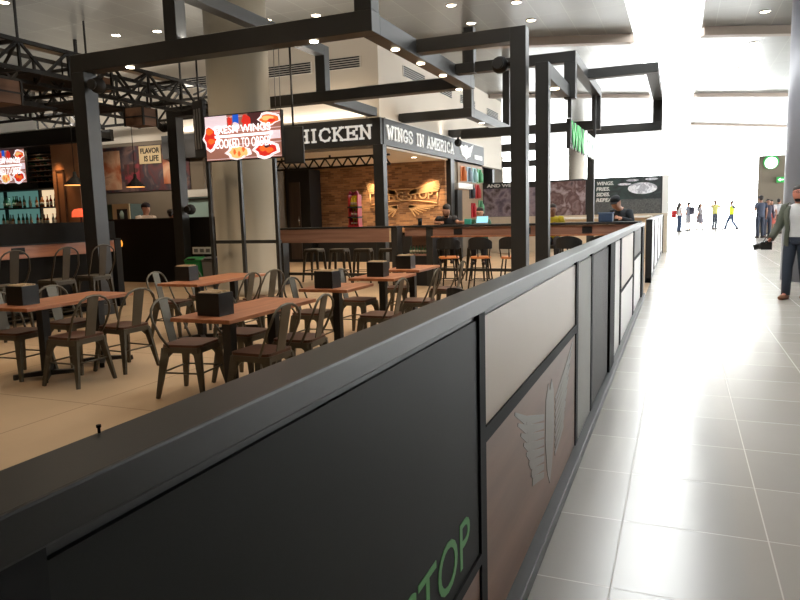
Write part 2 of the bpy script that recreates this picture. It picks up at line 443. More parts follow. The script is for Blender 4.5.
# ================================================================== CEILING LIGHTS
def spot(name, loc, power, color=(1, .78, .54), size=2.3, blend=.6, parent=None, direction=(0, 0, -1), rad=.06):
    l = bpy.data.lights.new(name, 'SPOT'); l.energy = power; l.color = color; l.spot_size = size; l.spot_blend = blend; l.shadow_soft_size = rad
    o = bpy.data.objects.new(name, l); COL.objects.link(o)
    o.rotation_euler = V(direction).to_track_quat('-Z', 'Y').to_euler()
    if parent is not None: o.parent = parent; o.location = V(loc)-V(parent['_w'])
    else: o.location = loc
    return o
def downlight(x, y, z, label, r=.11, power=0, group='recessed ceiling downlights', size=2.4):
    t = T('downlight', label, 'light', (x, y, z), 0, group)
    MB().lathe([(r*.85, z-.012), (r*1.15, z-.012), (r*1.15, z-.001), (r*.85, z-.001), (r*.85, z-.012)], (x, y, 0), 20, cap=False).build('trim_ring', 'chrome', t)
    MB().lathe([(r*.85, z-.011), (r*.85, z-.003)], (x, y, 0), 20).build('lens', 'lamp_on', t)
    if power: spot('lamp', (x, y, z-.05), power, parent=t, size=size)
    return t
PW = 75
DL = [((-12.3, 9.77), 'recessed downlight at the top left corner above the black truss'),
      ((-12.24, 12.56), 'left recessed downlight of the pair above the left pergola post'),
      ((-11.19, 12.74), 'recessed downlight just left of the steel hanger near the left pergola post'),
      ((-8.5, 13.17), 'recessed downlight at the right edge of the thick beige column'),
      ((-7.37, 13.35), 'recessed downlight above the long front pergola beam, right of the column'),
      ((-4.54, 14.04), 'recessed downlight over the dark ceiling, nearer of the left pair'),
      ((-4.55, 15.54), 'recessed downlight just above the short beam of the tall post'),
      ((-3.26, 14.48), 'recessed downlight at the top edge, straight above the tall post'),
      ((-3.25, 15.96), 'recessed downlight above and right of the tall post top'),
      ((-9.55, 7.9), 'recessed downlight beside the hanging truss chord at the left')]
for (x, y), lb in DL: downlight(x, y, ZC, lb, power=PW)
for (x, y), lb in [((1.65, 17.8), 'glowing downlight right of the skylight, nearest of that row'),
                   ((1.72, 21.0), 'small downlight right of the skylight behind the brown beam'),
                   ((1.67, 24.6), 'small far downlight right of the skylight, right one of the last pair'),
                   ((1.13, 24.8), 'small far downlight right of the skylight, left one of the last pair')]:
    downlight(x, y, ZC, lb, power=40)
for x in (-9.5, -6.5, -3.5):       # the same rows of lamps nearer, above the frame of the photo
    for y in (2.5, 5.5, 8.5):
        downlight(x, y, ZC, 'recessed downlight above the dining tables', power=PW, group='downlights above the dining tables')
for (x, y), lb in [((-9.55, 16.9), 'kitchen downlight over the brick wall left of the corner post'), ((-7.1, 18.3), 'kitchen downlight over the winged brick relief')]:
    downlight(x, y, 3.1, lb, power=130, r=.09)
# lamps that graze the brick relief
for x in (-9.1, -7.2):
    spot('relief_lamp', (x, 19.55, 2.95), 170, (1, .7, .4), 1.3, .8, direction=(.0, .22, -1))
spot('wall_lamp', (-14.9, 12.7, 3.3), 40, (1, .5, .2), 1.1, .8, direction=(0, .16, -1))

# ================================================================== BARRIER
bt = T('barrier_wall', 'long waist-high barrier of framed panels with a dark metal cap beside the walkway', 'barrier', (-.58, 6, 0))
FX = -.56
MB().box(-.64, -.536, -.6, 11.9, 1.2, 1.25).build('cap_rail', 'cap_steel', bt, bevel=.004)
MB().box(-.63, FX-.012, -.6, 11.9, .06, 1.2).build('backing', 'black_steel', bt)
MB().box(-.64, -.51, -.6, 11.95, 0, .065).build('kick_plate', 'kick', bt, bevel=.004)
MB().lathe([(.0018, 1.25), (.0018, 1.256), (.003, 1.257), (.003, 1.26)], (-.634, .575, 0), 10).build('bolt', 'stile', bt)
def stile(y0, y1, x=FX+.004): MB().box(FX-.02, x, y0, y1, .065, 1.2).build('stile', 'stile', bt)
for a, b in ((-.6, -.5), (.3, .43), (1.95, 2.015), (4.05, 4.13), (4.80, 4.88), (6.02, 6.45), (7.29, 7.43), (9.4, 9.6), (11.35, 11.9)):
    stile(a, b, FX+.004 if b-a < .3 else FX+.02)
MB().box(FX-.02, FX+.004, .43, 1.95, .385, .42).box(FX-.02, FX+.004, 2.015, 4.05, .765, .815).box(FX-.02, FX+.004, 7.43, 9.4, .6, .63).box(FX-.02, FX+.004, 9.6, 11.35, .78, .82).build('cross_rail', 'stile', bt)
def panel(y0, y1, z0, z1, mat, label=None):
    o = MB().box(FX-.015, FX-.004, y0, y1, z0, z1).build('panel', mat, bt)
    if label: o['label'] = label
    return o
panel(-.5, .3, .065, 1.172, 'charcoal')
pd = panel(.43, 1.95, .42, 1.172, 'charcoal', 'charcoal panel with green lettering')
panel(.43, 1.95, .065, .385, 'wood_panel')
panel(2.015, 4.05, .815, 1.172, 'beige_panel', 'beige upper panel')
pw = panel(2.015, 4.05, .065, .765, 'wood_panel', 'wood laminate panel with pale winged emblem')
def ribbed(y0, y1, z0, z1, mat, label):
    mb = MB().box(FX-.015, FX-.008, y0, y1, z0, z1); n = int((y1-y0)/.045)
    for k in range(n):
        y = y0+(k+.5)*(y1-y0)/n; mb.box(FX-.008, FX-.001, y-.014, y+.014, z0, z1)
    o = mb.build('ribbed_panel', mat, bt); o['label'] = label
ribbed(4.13, 4.8, .065, 1.172, 'rib_light', 'pale ribbed panel')
ribbed(4.88, 6.02, .065, 1.172, 'rib_dark', 'brown grey ribbed panel')
panel(6.45, 7.29, .065, 1.172, 'white_panel', 'white panel')
panel(7.43, 9.4, .63, 1.172, 'beige_panel'); panel(7.43, 9.4, .065, .6, 'white_panel', 'white panel')
panel(9.6, 11.35, .82, 1.172, 'rib_dark'); panel(9.6, 11.35, .065, .78, 'white_panel', 'white panel')
mb = MB(); add_text(mb, 'WING-STOP', (FX-.004, .60, .462), (0, 1.245, 0), (0, 0, .145), .003, .004)
mb.build('lettering', 'green_paint', pd)
mb = MB(); wings(mb, (FX-.003, 3.2, .44), (0, 1, 0), (0, 0, 1), 1.5, .56, 8, .002, 0, .034)
mb.build('winged_emblem', 'emblem_grey', pw)

gt = T('barrier_wall', 'far panelled barrier beyond the gap, glare painted white, ending at the poster wall', 'barrier', (-.55, 19, 0))
MB().box(-.62, -.5, 14.2, 23.9, 1.22, 1.26).build('cap_rail', 'cap_steel', gt)
MB().box(-.6, -.52, 14.2, 23.9, 0, .1).build('kick_plate', 'black_steel', gt)
for a, b in ((14.2, 14.32), (23.6, 23.9)): MB().box(-.62, -.5, a, b, 0, 1.22).build('post', 'black_steel', gt)
for y in (16.2, 18.7, 21.2): MB().box(-.6, -.51, y, y+.06, .1, 1.22).build('divider', 'kick', gt)
for a, b in ((14.32, 16.2), (16.26, 18.7), (18.76, 21.2), (21.26, 23.6)): MB().box(-.58, -.53, a, b, .1, 1.22).build('panel', 'white_panel', gt)  # panel white is painted in for reflected glare

# ================================================================== PERGOLA
def fpost(t, x0, x1, y0, y1, z0, z1, name='post'): return MB().box(x0, x1, y0, y1, z0, z1).build(name, 'black_steel', t, bevel=.006)
pg = T('pergola', 'black steel pergola frame of square beams and posts over the dining tables', 'pergola', (-6, 10, 0))
fpost(pg, -8.77, -8.51, 8, 8.26, 0, 3.79)
fpost(pg, -8.77, -3.63, 8, 8.26, 3.79, 4.05, 'beam')
fpost(pg, -3.87, -3.63, 8.26, 12.35, 3.79, 4.03, 'beam')
fpost(pg, -3.87, -3.63, 8, 8.24, 4.05, ZC, 'hanger'); fpost(pg, -6.9, -6.68, 8, 8.22, 4.05, ZC, 'hanger')
fpost(pg, -6.9, -6.68, 8.22, 12.37, 4.7, 4.9, 'beam'); fpost(pg, -6.9, -6.68, 12.37, 12.58, 4.0, 4.9, 'hanger')
fpost(pg, -2.24, -2.02, 9.55, 9.77, 0, 4.02); fpost(pg, -3.63, -2.24, 9.55, 9.77, 3.83, 4.02, 'beam')
fpost(pg, -10.76, -10.5, 12.35, 12.6, 0, 3.79); fpost(pg, -10.76, -3.63, 12.35, 12.6, 3.79, 4.0, 'beam')
fpost(pg, -6.9, -6.68, 12.6, 14.88, 3.8, 4.0, 'beam')
fpost(pg, -3.63, -3.3, 11.4, 11.58, 3.85, 4.02, 'beam'); fpost(pg, -3.47, -3.3, 11.4, 11.58, 4.02, 4.6, 'hanger')
for (x, y, z) in ((-7.69, 8.12, 3.79), (-4.53, 8.12, 3.79), (-3.75, 9.04, 3.79), (-3.75, 10.05, 3.79), (-3.75, 11.1, 3.79), (-3.9, 12.48, 3.79)):
    l = MB().lathe([(.058, z-.012), (.058, z)], (x, y, 0), 16).build('beam_light', 'lamp_on', pg)
    spot('lamp', (x, y, z-.05), 60, parent=pg, size=2.0)

pf = T('entrance_pergola', 'grey black steel entrance frame with an open rectangle overhanging the walkway', 'frame', (-1.8, 12, 0))
fpost(pf, -1.88, -1.7, 9.5, 9.68, 0, 3.5); fpost(pf, -1.88, -1.7, 9.68, 11.4, 3.3, 3.5, 'beam')
fpost(pf, -1.79, -1.61, 11.4, 11.58, 3.28, 3.85); fpost(pf, -3.28, -1.61, 11.4, 11.58, 3.85, 4.02, 'beam')
fpost(pf, -1.79, -1.61, 11.58, 15.1, 3.85, 4.02, 'beam'); fpost(pf, -1.79, -1.61, 15.1, 15.28, 3.36, 4.02)
fpost(pf, -4.7, -1.61, 15.1, 15.28, 3.17, 3.36, 'beam')
fpost(pf, -1.61, -.42, 13, 13.18, 3.85, 4.02, 'beam'); fpost(pf, -.62, -.42, 13.18, 16.4, 3.85, 4.02, 'beam')
fpost(pf, -.62, -.42, 16.4, 16.6, 3.38, 4.02); fpost(pf, -1.88, -.42, 16.4, 16.6, 3.2, 3.38, 'beam')
fpost(pf, -2.04, -1.88, 16.4, 16.56, 0, 3.38)
fpost(pf, -1.74, -1.68, 11.45, 11.51, 2.98, 3.28, 'hanger'); fpost(pf, -1.74, -1.68, 14.9, 14.96, 2.98, 3.85, 'hanger')
MB().lathe([(.07, 3.29), (.07, 3.3)], (-1.79, 10.5, 0), 16).build('beam_light', 'lamp_on', pf)

pk = T('kitchen_pergola', 'black steel frame reaching out from the kitchen sign over the bar counter', 'frame', (-5.5, 18, 3.8))
fpost(pk, -6.68, -4.75, 16.2, 16.42, 3.8, 4.02, 'beam'); fpost(pk, -4.97, -4.75, 16.42, 20.2, 3.8, 4.02, 'beam')
fpost(pk, -6.68, -4.75, 20.2, 20.42, 3.8, 4.02, 'beam'); fpost(pk, -4.97, -4.77, 20.2, 20.42, 4.02, ZC, 'hanger')
fpost(pk, -4.97, -4.75, 16.2, 16.42, 4.02, ZC, 'hanger')
for y in (17.5, 19.4):
    MB().lathe([(.07, 3.79), (.07, 3.8)], (-4.86, y, 0), 16).build('beam_light', 'lamp_on', pk); spot('lamp', (-4.86, y, 3.74), 60, parent=pk, size=2.2)

def speaker(x, y, z, d, label):
    t = T('speaker', label, 'speaker', (x, y, z), 0, 'round black speakers on the steel frames')
    d = V(d)
    MB().tube([V((x,y,z)), V((x,y,z))+d*.1], .03, 8).build('bracket', 'matte_black', t)
    q = d.to_track_quat('Z', 'Y')
    MB().ball(V((x,y,z))+d*.17, (.12, .12, .12), 0, 16).build('housing', 'matte_black', t)
    MB().tube([V((x,y,z))+d*.17+V((0,-.09,0)), V((x,y,z))+d*.17+V((0,-.14,0))], .075, 16).build('grille', 'dark', t)
speaker(-8.51, 8.1, 3.58, (1, 0, 0), 'round black speaker on the left pergola post under the beam')
speaker(-2.24, 9.66, 3.55, (-1, 0, 0), 'round black speaker on the tall post near the barrier')
speaker(-10.76, 12.45, 3.6, (-1, 0, 0), 'round black speaker on the far pergola post in front of a crate')
speaker(-10.5, 12.45, 1.72, (1, 0, 0), 'round black speaker low on the far pergola post by the pale pane')
speaker(-6.4, 20.31, 3.8, (0, 0, -1), 'round black speaker at the end of the white sign lettering')

# ================================================================== KITCHEN SIGN, VENTS
sg = T('fascia_sign', 'black fascia sign with white slab letters wrapping the kitchen corner', 'sign', (-6.65, 15, 3.15))
MB().box(-13.2, -6.62, 14.9, 15.05, 3.15, 3.78).box(-6.7, -6.6, 15.05, 24, 3.15, 3.78).build('fascia', 'sign_black', sg)
mb = MB(); slab_text(mb, 'CHICKEN', (-9.26, 14.89, 3.28), (2.42, 0, 0), (0, 0, .36), .03); mb.build('lettering', 'sign_white', sg)
for mb in slab_text(MB(), 'WINGS IN AMERICA', (-6.59, 15.22, 3.285), (0, 5.2, 0), (0, 0, .36), .03): mb.build('lettering', 'sign_white', sg)
mb = MB(); wings(mb, (-6.59, 21.75, 3.47), (0, 1, 0), (0, 0, 1), 1.7, .52, 6, .03, 0, .05, True, 1.9); mb.box(-6.6, -6.58, 22.75, 23.7, 3.3, 3.44); mb.build('winged_emblem', 'sign_white', sg)
def vent(p0, ux, w, h, label):
    t = T('air_vent', label, 'vent', p0, 0, 'slatted air vents on the white upper wall')
    p0, ux = V(p0), V(ux); n = ux.cross(V((0,0,1)))
    q = lambda a, z, d: p0+ux*a+V((0,0,z))+n*d
    MB().prism([q(0,0,.001), q(w,0,.001), q(w,h,.001), q(0,h,.001)], n*.02).build('frame', 'vent', t)
    mb = MB(); k = 5
    for i in range(k):
        z = h*(i+.5)/k; mb.prism([q(.03,z-h*.06,.021), q(w-.03,z-h*.06,.021), q(w-.03,z+h*.06,.021), q(.03,z+h*.06,.021)], n*.012)
    mb.build('slats', 'dark', t)
vent((-9.76, 15.05, 5.0), (1,0,0), 1.28, .27, 'long slatted vent on the white wall beside the thick column')
vent((-8.4, 15.05, 5.0), (1,0,0), 1.26, .27, 'long slatted vent on the white wall left of its corner')
vent((-13.6, 15.05, 4.98), (1,0,0), 1.95, .27, 'slatted vent on the white wall behind the black truss')
for (y0, y1), lb in (((16.6, 18.2), 'nearest slatted vent on the side of the white wall'), ((19.2, 20.6), 'second slatted vent on the side of the white wall'),
                     ((21.5, 23.2), 'third slatted vent on the side of the white wall'), ((24.8, 26.4), 'farthest slatted vent on the side of the white wall')):
    vent((-6.7, y0, 5.02), (0,1,0), y1-y0, .27, lb)

for a, lb in (((-6.82, -6.56, 14.88, 15.1), 'black square post at the kitchen corner under the sign'), ((-6.86, -6.6, 20.16, 20.49), 'black square post between the brick wall and the bottle display')):
    tag(MB().box(*a, 0, 3.15).build('kitchen_post', 'black_steel', bevel=.006), lb, 'post')
# brick wall relief
rl = T('wall_relief', 'carved winged banner relief on the lit brick wall', 'relief', (-8.1, 20, 1.9))
mb = MB(); c = V((-8.15, 19.975, 1.95))
for s in (-1, 1):
    for k in range(7):
        t = k/6
        mb.bar(c+V((s*.25, 0, .25-.1*t)), c+V((s*(1.3-.1*t), 0, .58-.34*t)), .05, .05, (0,1,0), 0, .03, .05)
        mb.bar(c+V((s*.2, 0, -.2-.05*t)), c+V((s*(1.15-.75*t), 0, -.22-.33*t)), .045, .05, (0,1,0), 0, .03, .05)
mb.build('wings', 'relief', rl)
mb = MB(); arc = []
for off in (.0, .36):
    pts = [c+V((x, 0, -.16+off+.1*(1-(x/1.15)**2)*1.2)) for x in [i*.23-1.15 for i in range(11)]]
    arc.append(pts); mb.tube(pts, .025, 6)
mb.tube([arc[0][0], arc[1][0]], .025, 6); mb.tube([arc[0][-1], arc[1][-1]], .025, 6)
mb.build('banner', 'relief', rl)
mb = MB(); add_text(mb, 'WING-STOP', c+V((-1.0, .0, -.01)), (2.0, 0, 0), (0, 0, .26), .03, .01); mb.build('lettering', 'relief', rl)
# dark cabinet with a wooden door at the kitchen's left
kc = T('kitchen_cabinet', 'tall dark cabinet with a brown door at the left of the brick wall', 'cabinet', (-11.9, 19.5, 0))
MB().box(-12.0, -11.1, 19.2, 19.95, 0, 3.0).build('body', 'matte_black', kc, bevel=.01)
MB().box(-11.85, -11.45, 19.16, 19.2, .1, 2.6).build('door', 'brown_dark', kc)
MB().tube([(-11.5, 19.14, 1.2), (-11.5, 19.14, 1.5)], .012, 8).build('handle', 'chrome', kc)
kc = T('prep_counter', 'steel prep counter along the brick wall', 'counter', (-9, 19, 0))
MB().box(-11, -6.95, 19.3, 19.9, .88, .92).build('worktop', 'chrome', kc); MB().box(-10.95, -7, 19.35, 19.88, 0, .88).build('base', 'matte_black', kc)
# hanging lattice under the kitchen ceiling
lt = T('ceiling_lattice', 'dark zigzag lattice rack hanging behind the kitchen sign', 'rack', (-8.3, 16.2, 3.1))
mb = MB()
for z in (2.78, 3.02): mb.bar((-10.4, 16.2, z), (-6.95, 16.2, z), .05, .05)
for k in range(10):
    x = -10.4+.345*k; mb.bar((x, 16.2, 2.78), (x+.17, 16.2, 3.02), .035, .035); mb.bar((x+.17, 16.2, 3.02), (x+.345, 16.2, 2.78), .035, .035)
mb.build('lattice', 'matte_black', lt)
mb = MB()
for x in (-10.2, -8.7, -7.2): mb.box(x-.02, x+.02, 16.18, 16.22, 3.02, 3.1)
mb.build('hanger', 'matte_black', lt)

# ================================================================== COUNTERS
c1 = T('bar_counter', 'high counter with a brown wood front just right of the thick column', 'counter', (-6.8, 12.7, 0))
MB().box(-8.2, -5.3, 12.58, 13.1, 1.215, 1.25).build('top', 'matte_black', c1, bevel=.004)
MB().box(-8.15, -5.47, 12.6, 12.64, .93, 1.212).build('front_board', 'counter_wood', c1)
MB().box(-5.47, -5.44, 12.6, 12.64, .93, 1.212).build('end_cap', 'napkin', c1)
MB().box(-5.43, -5.3, 12.62, 12.9, 0, 1.215).build('post', 'black_steel', c1); MB().box(-8.15, -8.05, 12.66, 12.9, 0, 1.215).build('post', 'black_steel', c1)
MB().box(-8.05, -5.43, 12.85, 12.9, .2, .26).build('foot_rail', 'black_steel', c1)
c2 = T('bar_counter', 'long high counter with a black top before the seated people', 'counter', (-3, 13.2, 0))
MB().box(-5.28, -.66, 12.93, 13.5, 1.205, 1.245).build('top', 'matte_black', c2, bevel=.004)
for a, b in ((-5.28, -4.8), (-4.66, -.7)): MB().box(a, b, 12.98, 13.02, 1.03, 1.2).build('front_board', 'counter_wood', c2)
MB().box(-4.66, -.7, 12.86, 13.02, 1.005, 1.03).build('ledge', 'table_wood', c2)
MB().box(-4.8, -4.66, 12.95, 13.4, 0, 1.205).build('post', 'black_steel', c2)
for x in (-2.9, -.78): MB().box(x, x+.12, 13.1, 13.4, 0, 1.205).build('post', 'black_steel', c2)
MB().box(-4.66, -.7, 13.1, 13.15, .3, .36).build('foot_rail', 'black_steel', c2)
for x in (-4.12, -2.75, -1.6): MB().box(x-.09, x+.09, 12.965, 12.98, 1.05, 1.17).build('socket_plate', 'matte_black', c2)
MB().box(-5.28, -4.8, 13.0, 13.4, .62, .66).box(-5.28, -4.8, 13.38, 13.42, .3, 1.2).build('shelf', 'counter_wood', c2)
MB().box(-5.28, -4.8, 13.0, 13.04, 0, .62).build('lower_panel', 'matte_black', c2)

# bottles in the niche
M['bottle_glass'] = plain('bottle_green', (70, 104, 78), .15, 0, .15); M['bottle_clear'] = plain('bottle_pale', (172, 182, 172), .12, 0, .1)
M['bottle_amber'] = plain('bottle_amber', (150, 86, 36), .15, 0, .15); M['bottle_red'] = plain('bottle_red', (150, 40, 34), .2); M['label_paper'] = plain('label_paper', (212, 200, 176), .7)
def bottle(mat, h=.28, r=.036, label='glass bottle', group='bottles', loc=(0,0,0)):
    t = T('bottle', label, 'bottle', (0,0,0), 0, group)
    MB().lathe([(r*.9, 0), (r, .01), (r, h*.58), (r*.4, h*.74), (r*.36, h*.95)], n=12).build('body', mat, t)
    MB().lathe([(r*.42, h*.95), (r*.42, h)], n=10).build('cap', 'matte_black', t)
    MB().lathe([(r*1.02, h*.18), (r*1.02, h*.45)], n=12).build('paper_label', 'label_paper', t)
    t.location = loc; return t
b0 = bottle('bottle_glass', .17, .026, 'small green bottle on the shelf of the niche in the high counter', 'bottles in the counter niche', (-5.22, 13.15, .66))
for k in range(1, 7): put(b0, k, (-5.22+.065*k, 13.15, .66), 0, 'small green bottle on the shelf of the niche in the high counter', 'bottles in the counter niche')
b0 = bottle('bottle_clear', .2, .032, 'pale bottle at the right end of the niche in the high counter', None, (-4.84, 13.15, .66))

# red and yellow display tower on the counter
tw = T('sauce_tower', 'red and yellow display tower standing on the high counter before the brick wall', 'display', (-6.36, 12.85, 1.25))
for x in (-6.46, -6.25): MB().box(x-.012, x+.012, 12.77, 12.95, 1.25, 1.92).build('side', 'red', tw)
MB().box(-6.46, -6.25, 12.93, 12.95, 1.25, 1.9).build('back', 'yellow', tw)
for z in (1.25, 1.43, 1.64): MB().box(-6.48, -6.23, 12.75, 12.95, z, z+.035).build('shelf', 'matte_black' if z > 1.3 else 'red', tw)
MB().prism([(-6.47, 12.8, 1.92), (-6.24, 12.8, 1.92), (-6.27, 12.8, 2.0), (-6.355, 12.8, 1.9), (-6.44, 12.8, 2.0)], (0, .05, 0)).build('crown', 'pink', tw)
for z, m, h in ((1.285, 'bottle_red', .13), (1.465, 'bottle_red', .16), (1.675, 'yellow', .2)):
    for k in range(3):
        o = bottle(m, h, .026, 'sauce bottle in the red display tower, %s row' % ('bottom' if z < 1.3 else 'middle' if z < 1.5 else 'top'), 'sauce bottles in the display tower')
        o.location = (-6.42+.065*k, 12.85, z)

# ================================================================== SEATING
def leg_taper(mb, p0, p1, w0, w1, t0=.05, t1=.022): mb.bar(p0, p1, w0, t0, (0,1,0), 0, w1, t1)
def tolix(name, label, cat, seat_z=.45, back_z=.84, seat='seat_wood', metal='chair_metal', back=True):
    """faces +X, backrest on -X"""
    t = T(name, label, cat); S = .18; F = .215 if seat_z < .6 else .205
    sz = seat_z
    pts = []
    for cx, cy, a0 in ((S-.05, S-.05, 0), (-S+.05, S-.05, 90), (-S+.05, -S+.05, 180), (S-.05, -S+.05, 270)):
        for k in range(4):
            a = math.radians(a0+30*k); pts.append((cx+.05*math.cos(a), cy+.05*math.sin(a), sz-.012))
    MB().prism(pts, (0,0,.022)).build('seat', seat, t)
    pts2 = [(x*1.02, y*1.02, sz-.06) for x, y, z in pts]
    MB().prism(pts2, (0,0,.047)).build('apron', metal, t)
    for sx in (1, -1):
        for sy in (1, -1):
            mb = MB()
            p0 = V((sx*(S-.03), sy*(S-.03), sz-.03)); p1 = V((sx*F, sy*F, 0))
            mb.bar(p0, p1, .075, .03, (0,1,0), 0, .03, .024)
            # curved gusset from leg to apron
            for d in (V((-sx*.08, 0, 0)), V((0, -sy*.08, 0))):
                q = p0+(p1-p0)*.28
                mb.prism([p0+V((0,0,-.02)), p0+d+V((0,0,-.02)), p0+d*.45+V((0,0,-.06)), q], V((0, -sy*.012, 0)) if d.x else V((-sx*.012, 0, 0)))
            mb.build('leg', metal, t)
    zr = .22 if sz < .6 else .26
    f = S-.03+(F-S+.03)*(sz-zr)/sz
    mb = MB()
    for s in (1, -1): mb.tube([(f, s*f, zr), (-f, s*f, zr)], .008, 6); mb.tube([(s*f, f, zr+.0), (s*f, -f, zr+.0)], .008, 6)
    mb.build('stretcher', metal, t)
    if back:
        w = .2; xb = -S
        P = [(xb+.08, -S+.005, sz-.02), (xb+.02, -w, sz+.08), (xb-.035, -w-.01, sz+.2), (xb-.06, -w+.005, back_z-.13)]
        for k in range(1, 8):
            a = PI-k*PI/8; P.append((xb-.065-.01*math.sin(a), .19*math.cos(a), back_z-.13+.12*math.sin(a)))
        P += [(x, -y, z) for x, y, z in P[3::-1]]
        MB().tube(P, .011, 8).build('back_hoop', metal, t)
        mb = MB()
        mb.prism([(xb+.01, -.055, sz), (xb+.01, .055, sz), (xb-.068, .062, back_z-.02), (xb-.068, -.062, back_z-.02)], (-.008, 0, .0))
        mb.build('back_splat', metal, t)
    return t
ch0 = tolix('dining_chair', '', 'chair')
GC = 'metal chairs with wooden seats around the dining tables'
CH = [((-5.2, 4.55), 180, 'nearest metal chair with hoop back, right of the front left table'),
      ((-5.2, 5.14), 176, 'second metal chair on the right side of the front left table'),
      ((-6.0, 4.58), 4, 'metal chair cut by the left photo edge, left of the front left table'),
      ((-6.0, 5.2), 0, 'metal chair behind the napkin box, left of the front left table'),
      ((-3.86, 4.55), 8, 'metal chair with its back to the aisle, left of the front middle table'),
      ((-3.72, 5.12), 0, 'metal chair mostly under the front middle table, left side far end'),
      ((-3.05, 4.42), 178, 'metal chair beside the barrier, near right of the front middle table'),
      ((-3.05, 5.0), 184, 'metal chair beside the barrier, far right of the front middle table'),
      ((-6.05, 6.85), 6, 'metal chair left of the table behind the aisle, nearer one'),
      ((-6.05, 7.5), 0, 'metal chair left of the table behind the aisle, farther one'),
      ((-5.1, 6.9), 180, 'metal chair right of the rear left table, nearer one'),
      ((-5.05, 7.35), 172, 'metal chair right of the rear left table by the column foot'),
      ((-3.72, 6.4), 2, 'metal chair left of the second table of the barrier row'),
      ((-2.9, 6.4), 180, 'metal chair right of the second table of the barrier row'),
      ((-3.7, 7.5), -4, 'metal chair left of the third table of the barrier row'),
      ((-2.92, 7.56), 184, 'metal chair right of the third table of the barrier row'),
      ((-3.72, 8.85), 0, 'metal chair left of the farthest table of the barrier row'),
      ((-3.0, 8.85), 180, 'metal chair right of the farthest table of the barrier row')]
for i, ((x, y), a, lb) in enumerate(CH): put(ch0, i, (x, y, 0), math.radians(a), lb, GC)

def dining_table(x0, x1, y0, y1, ped, label):
    t = T('dining_table', label, 'table', ((x0+x1)/2, (y0+y1)/2, 0), 0, 'wood topped dining tables on iron pedestals')
    MB().box(x0, x1, y0, y1, .708, .74).build('tabletop', 'table_wood', t, bevel=.003)
    cx = (x0+x1)/2
    for y in ped:
        p = MB().box(cx-.04, cx+.04, y-.04, y+.04, .03, .7).build('pedestal', 'pedestal', t)
        MB().box(cx-.2, cx+.2, y-.16, y+.16, .69, .708).build('plate', 'pedestal', p)
        mb = MB()
        for a in range(4):
            d = V((math.cos(PI/4+a*PI/2), math.sin(PI/4+a*PI/2), 0)); o = V((cx, y, .045))
            mb.bar(o, o+d*.3+V((0,0,-.012)), .06, .05, mi=0, w1=.045, h1=.03); mb.lathe([(.025, 0), (.025, .03)], (o+d*.28)*1.0-V((0,0,.045)), 8)
        mb.build('foot', 'pedestal', p)
    return t
dining_table(-6.0, -5.4, 4.22, 5.5, (4.62, 5.3), 'wood dining table at the left edge with a napkin box')
dining_table(-3.66, -3.1, 4.09, 5.4, (4.45, 5.1), 'front wood dining table in the middle, nearest to the barrier')
dining_table(-5.8, -5.2, 6.3, 7.75, (6.7, 7.4), 'rear left wood dining table in front of the column')
dining_table(-3.7, -3.13, 6.08, 6.74, (6.41,), 'small wood table, second of the row along the barrier')
dining_table(-3.7, -3.1, 7.24, 7.98, (7.6,), 'small wood table, third of the row along the barrier')
dining_table(-3.75, -3.22, 8.4, 9.26, (8.83,), 'small wood table, farthest of the row along the barrier')
def napkin_box(i, x, y, label):
    global nb0
    if i == 0:
        nb0 = T('napkin_box', label, 'napkin box', (0,0,0), 0, 'black napkin boxes on the dining tables')
        mb = MB().box(-.11, .11, -.09, -.084, 0, .18).box(-.11, .11, .084, .09, 0, .18).box(-.11, -.104, -.084, .084, 0, .18).box(.104, .11, -.084, .084, 0, .18).box(-.104, .104, -.084, .084, 0, .006)
        mb.build('box', 'holder', nb0, bevel=.002)
        mb = MB()
        for k in range(8): mb.prism([(-.095, -.078+.019*k, .006), (.095, -.078+.019*k, .006), (.095, -.077+.019*k, .185+.006*(k%3)), (-.095, -.077+.019*k, .188+.005*(k%2))], (0, .014, 0))
        mb.build('napkins', 'napkin', nb0)
    put(nb0, i, (x, y, .74), random.uniform(-.06, .06), label, 'black napkin boxes on the dining tables')
for i, (x, y, lb) in enumerate(((-5.74, 4.46, 'black napkin box on the left edge table'), (-3.4, 4.32, 'black napkin box on the front middle table'),
        (-5.7, 6.72, 'black napkin box on the rear left table'), (-3.44, 6.25, 'black napkin box on the second table of the barrier row'),
        (-3.43, 7.52, 'black napkin box on the third table of the barrier row'), (-3.52, 8.66, 'black napkin box on the farthest table of the barrier row'))):
    napkin_box(i, x, y, lb)

# high stools with backs at the left counter
bs0 = tolix('bar_stool', '', 'stool', .70, 1.17, 'chair_metal', 'chair_dark')
for i, (y, lb) in enumerate(((6.06, 'high metal bar stool at the left counter, nearest to the left photo edge'), (6.84, 'high metal bar stool at the left counter, middle of three'),
        (7.5, 'high metal bar stool at the left counter in front of the pergola post'))):
    put(bs0, i, (-8.1, y, 0), PI+random.uniform(-.08, .08), lb, 'high backed bar stools at the left counter')
# backless stools behind the first counter
st0 = tolix('bar_stool', '', 'stool', .74, 0, 'chair_metal', 'chair_dark', False)
for i, (x, lb) in enumerate(((-7.75, 'backless metal stool under the wood counter next to the column'), (-7.1, 'second backless metal stool from the column under the wood counter'),
        (-6.5, 'third backless metal stool from the column under the wood counter'), (-5.9, 'backless metal stool under the right end of the wood counter'))):
    put(st0, i, (x, 13.5, 0), .1*i, lb, 'backless stools under the wood counter')
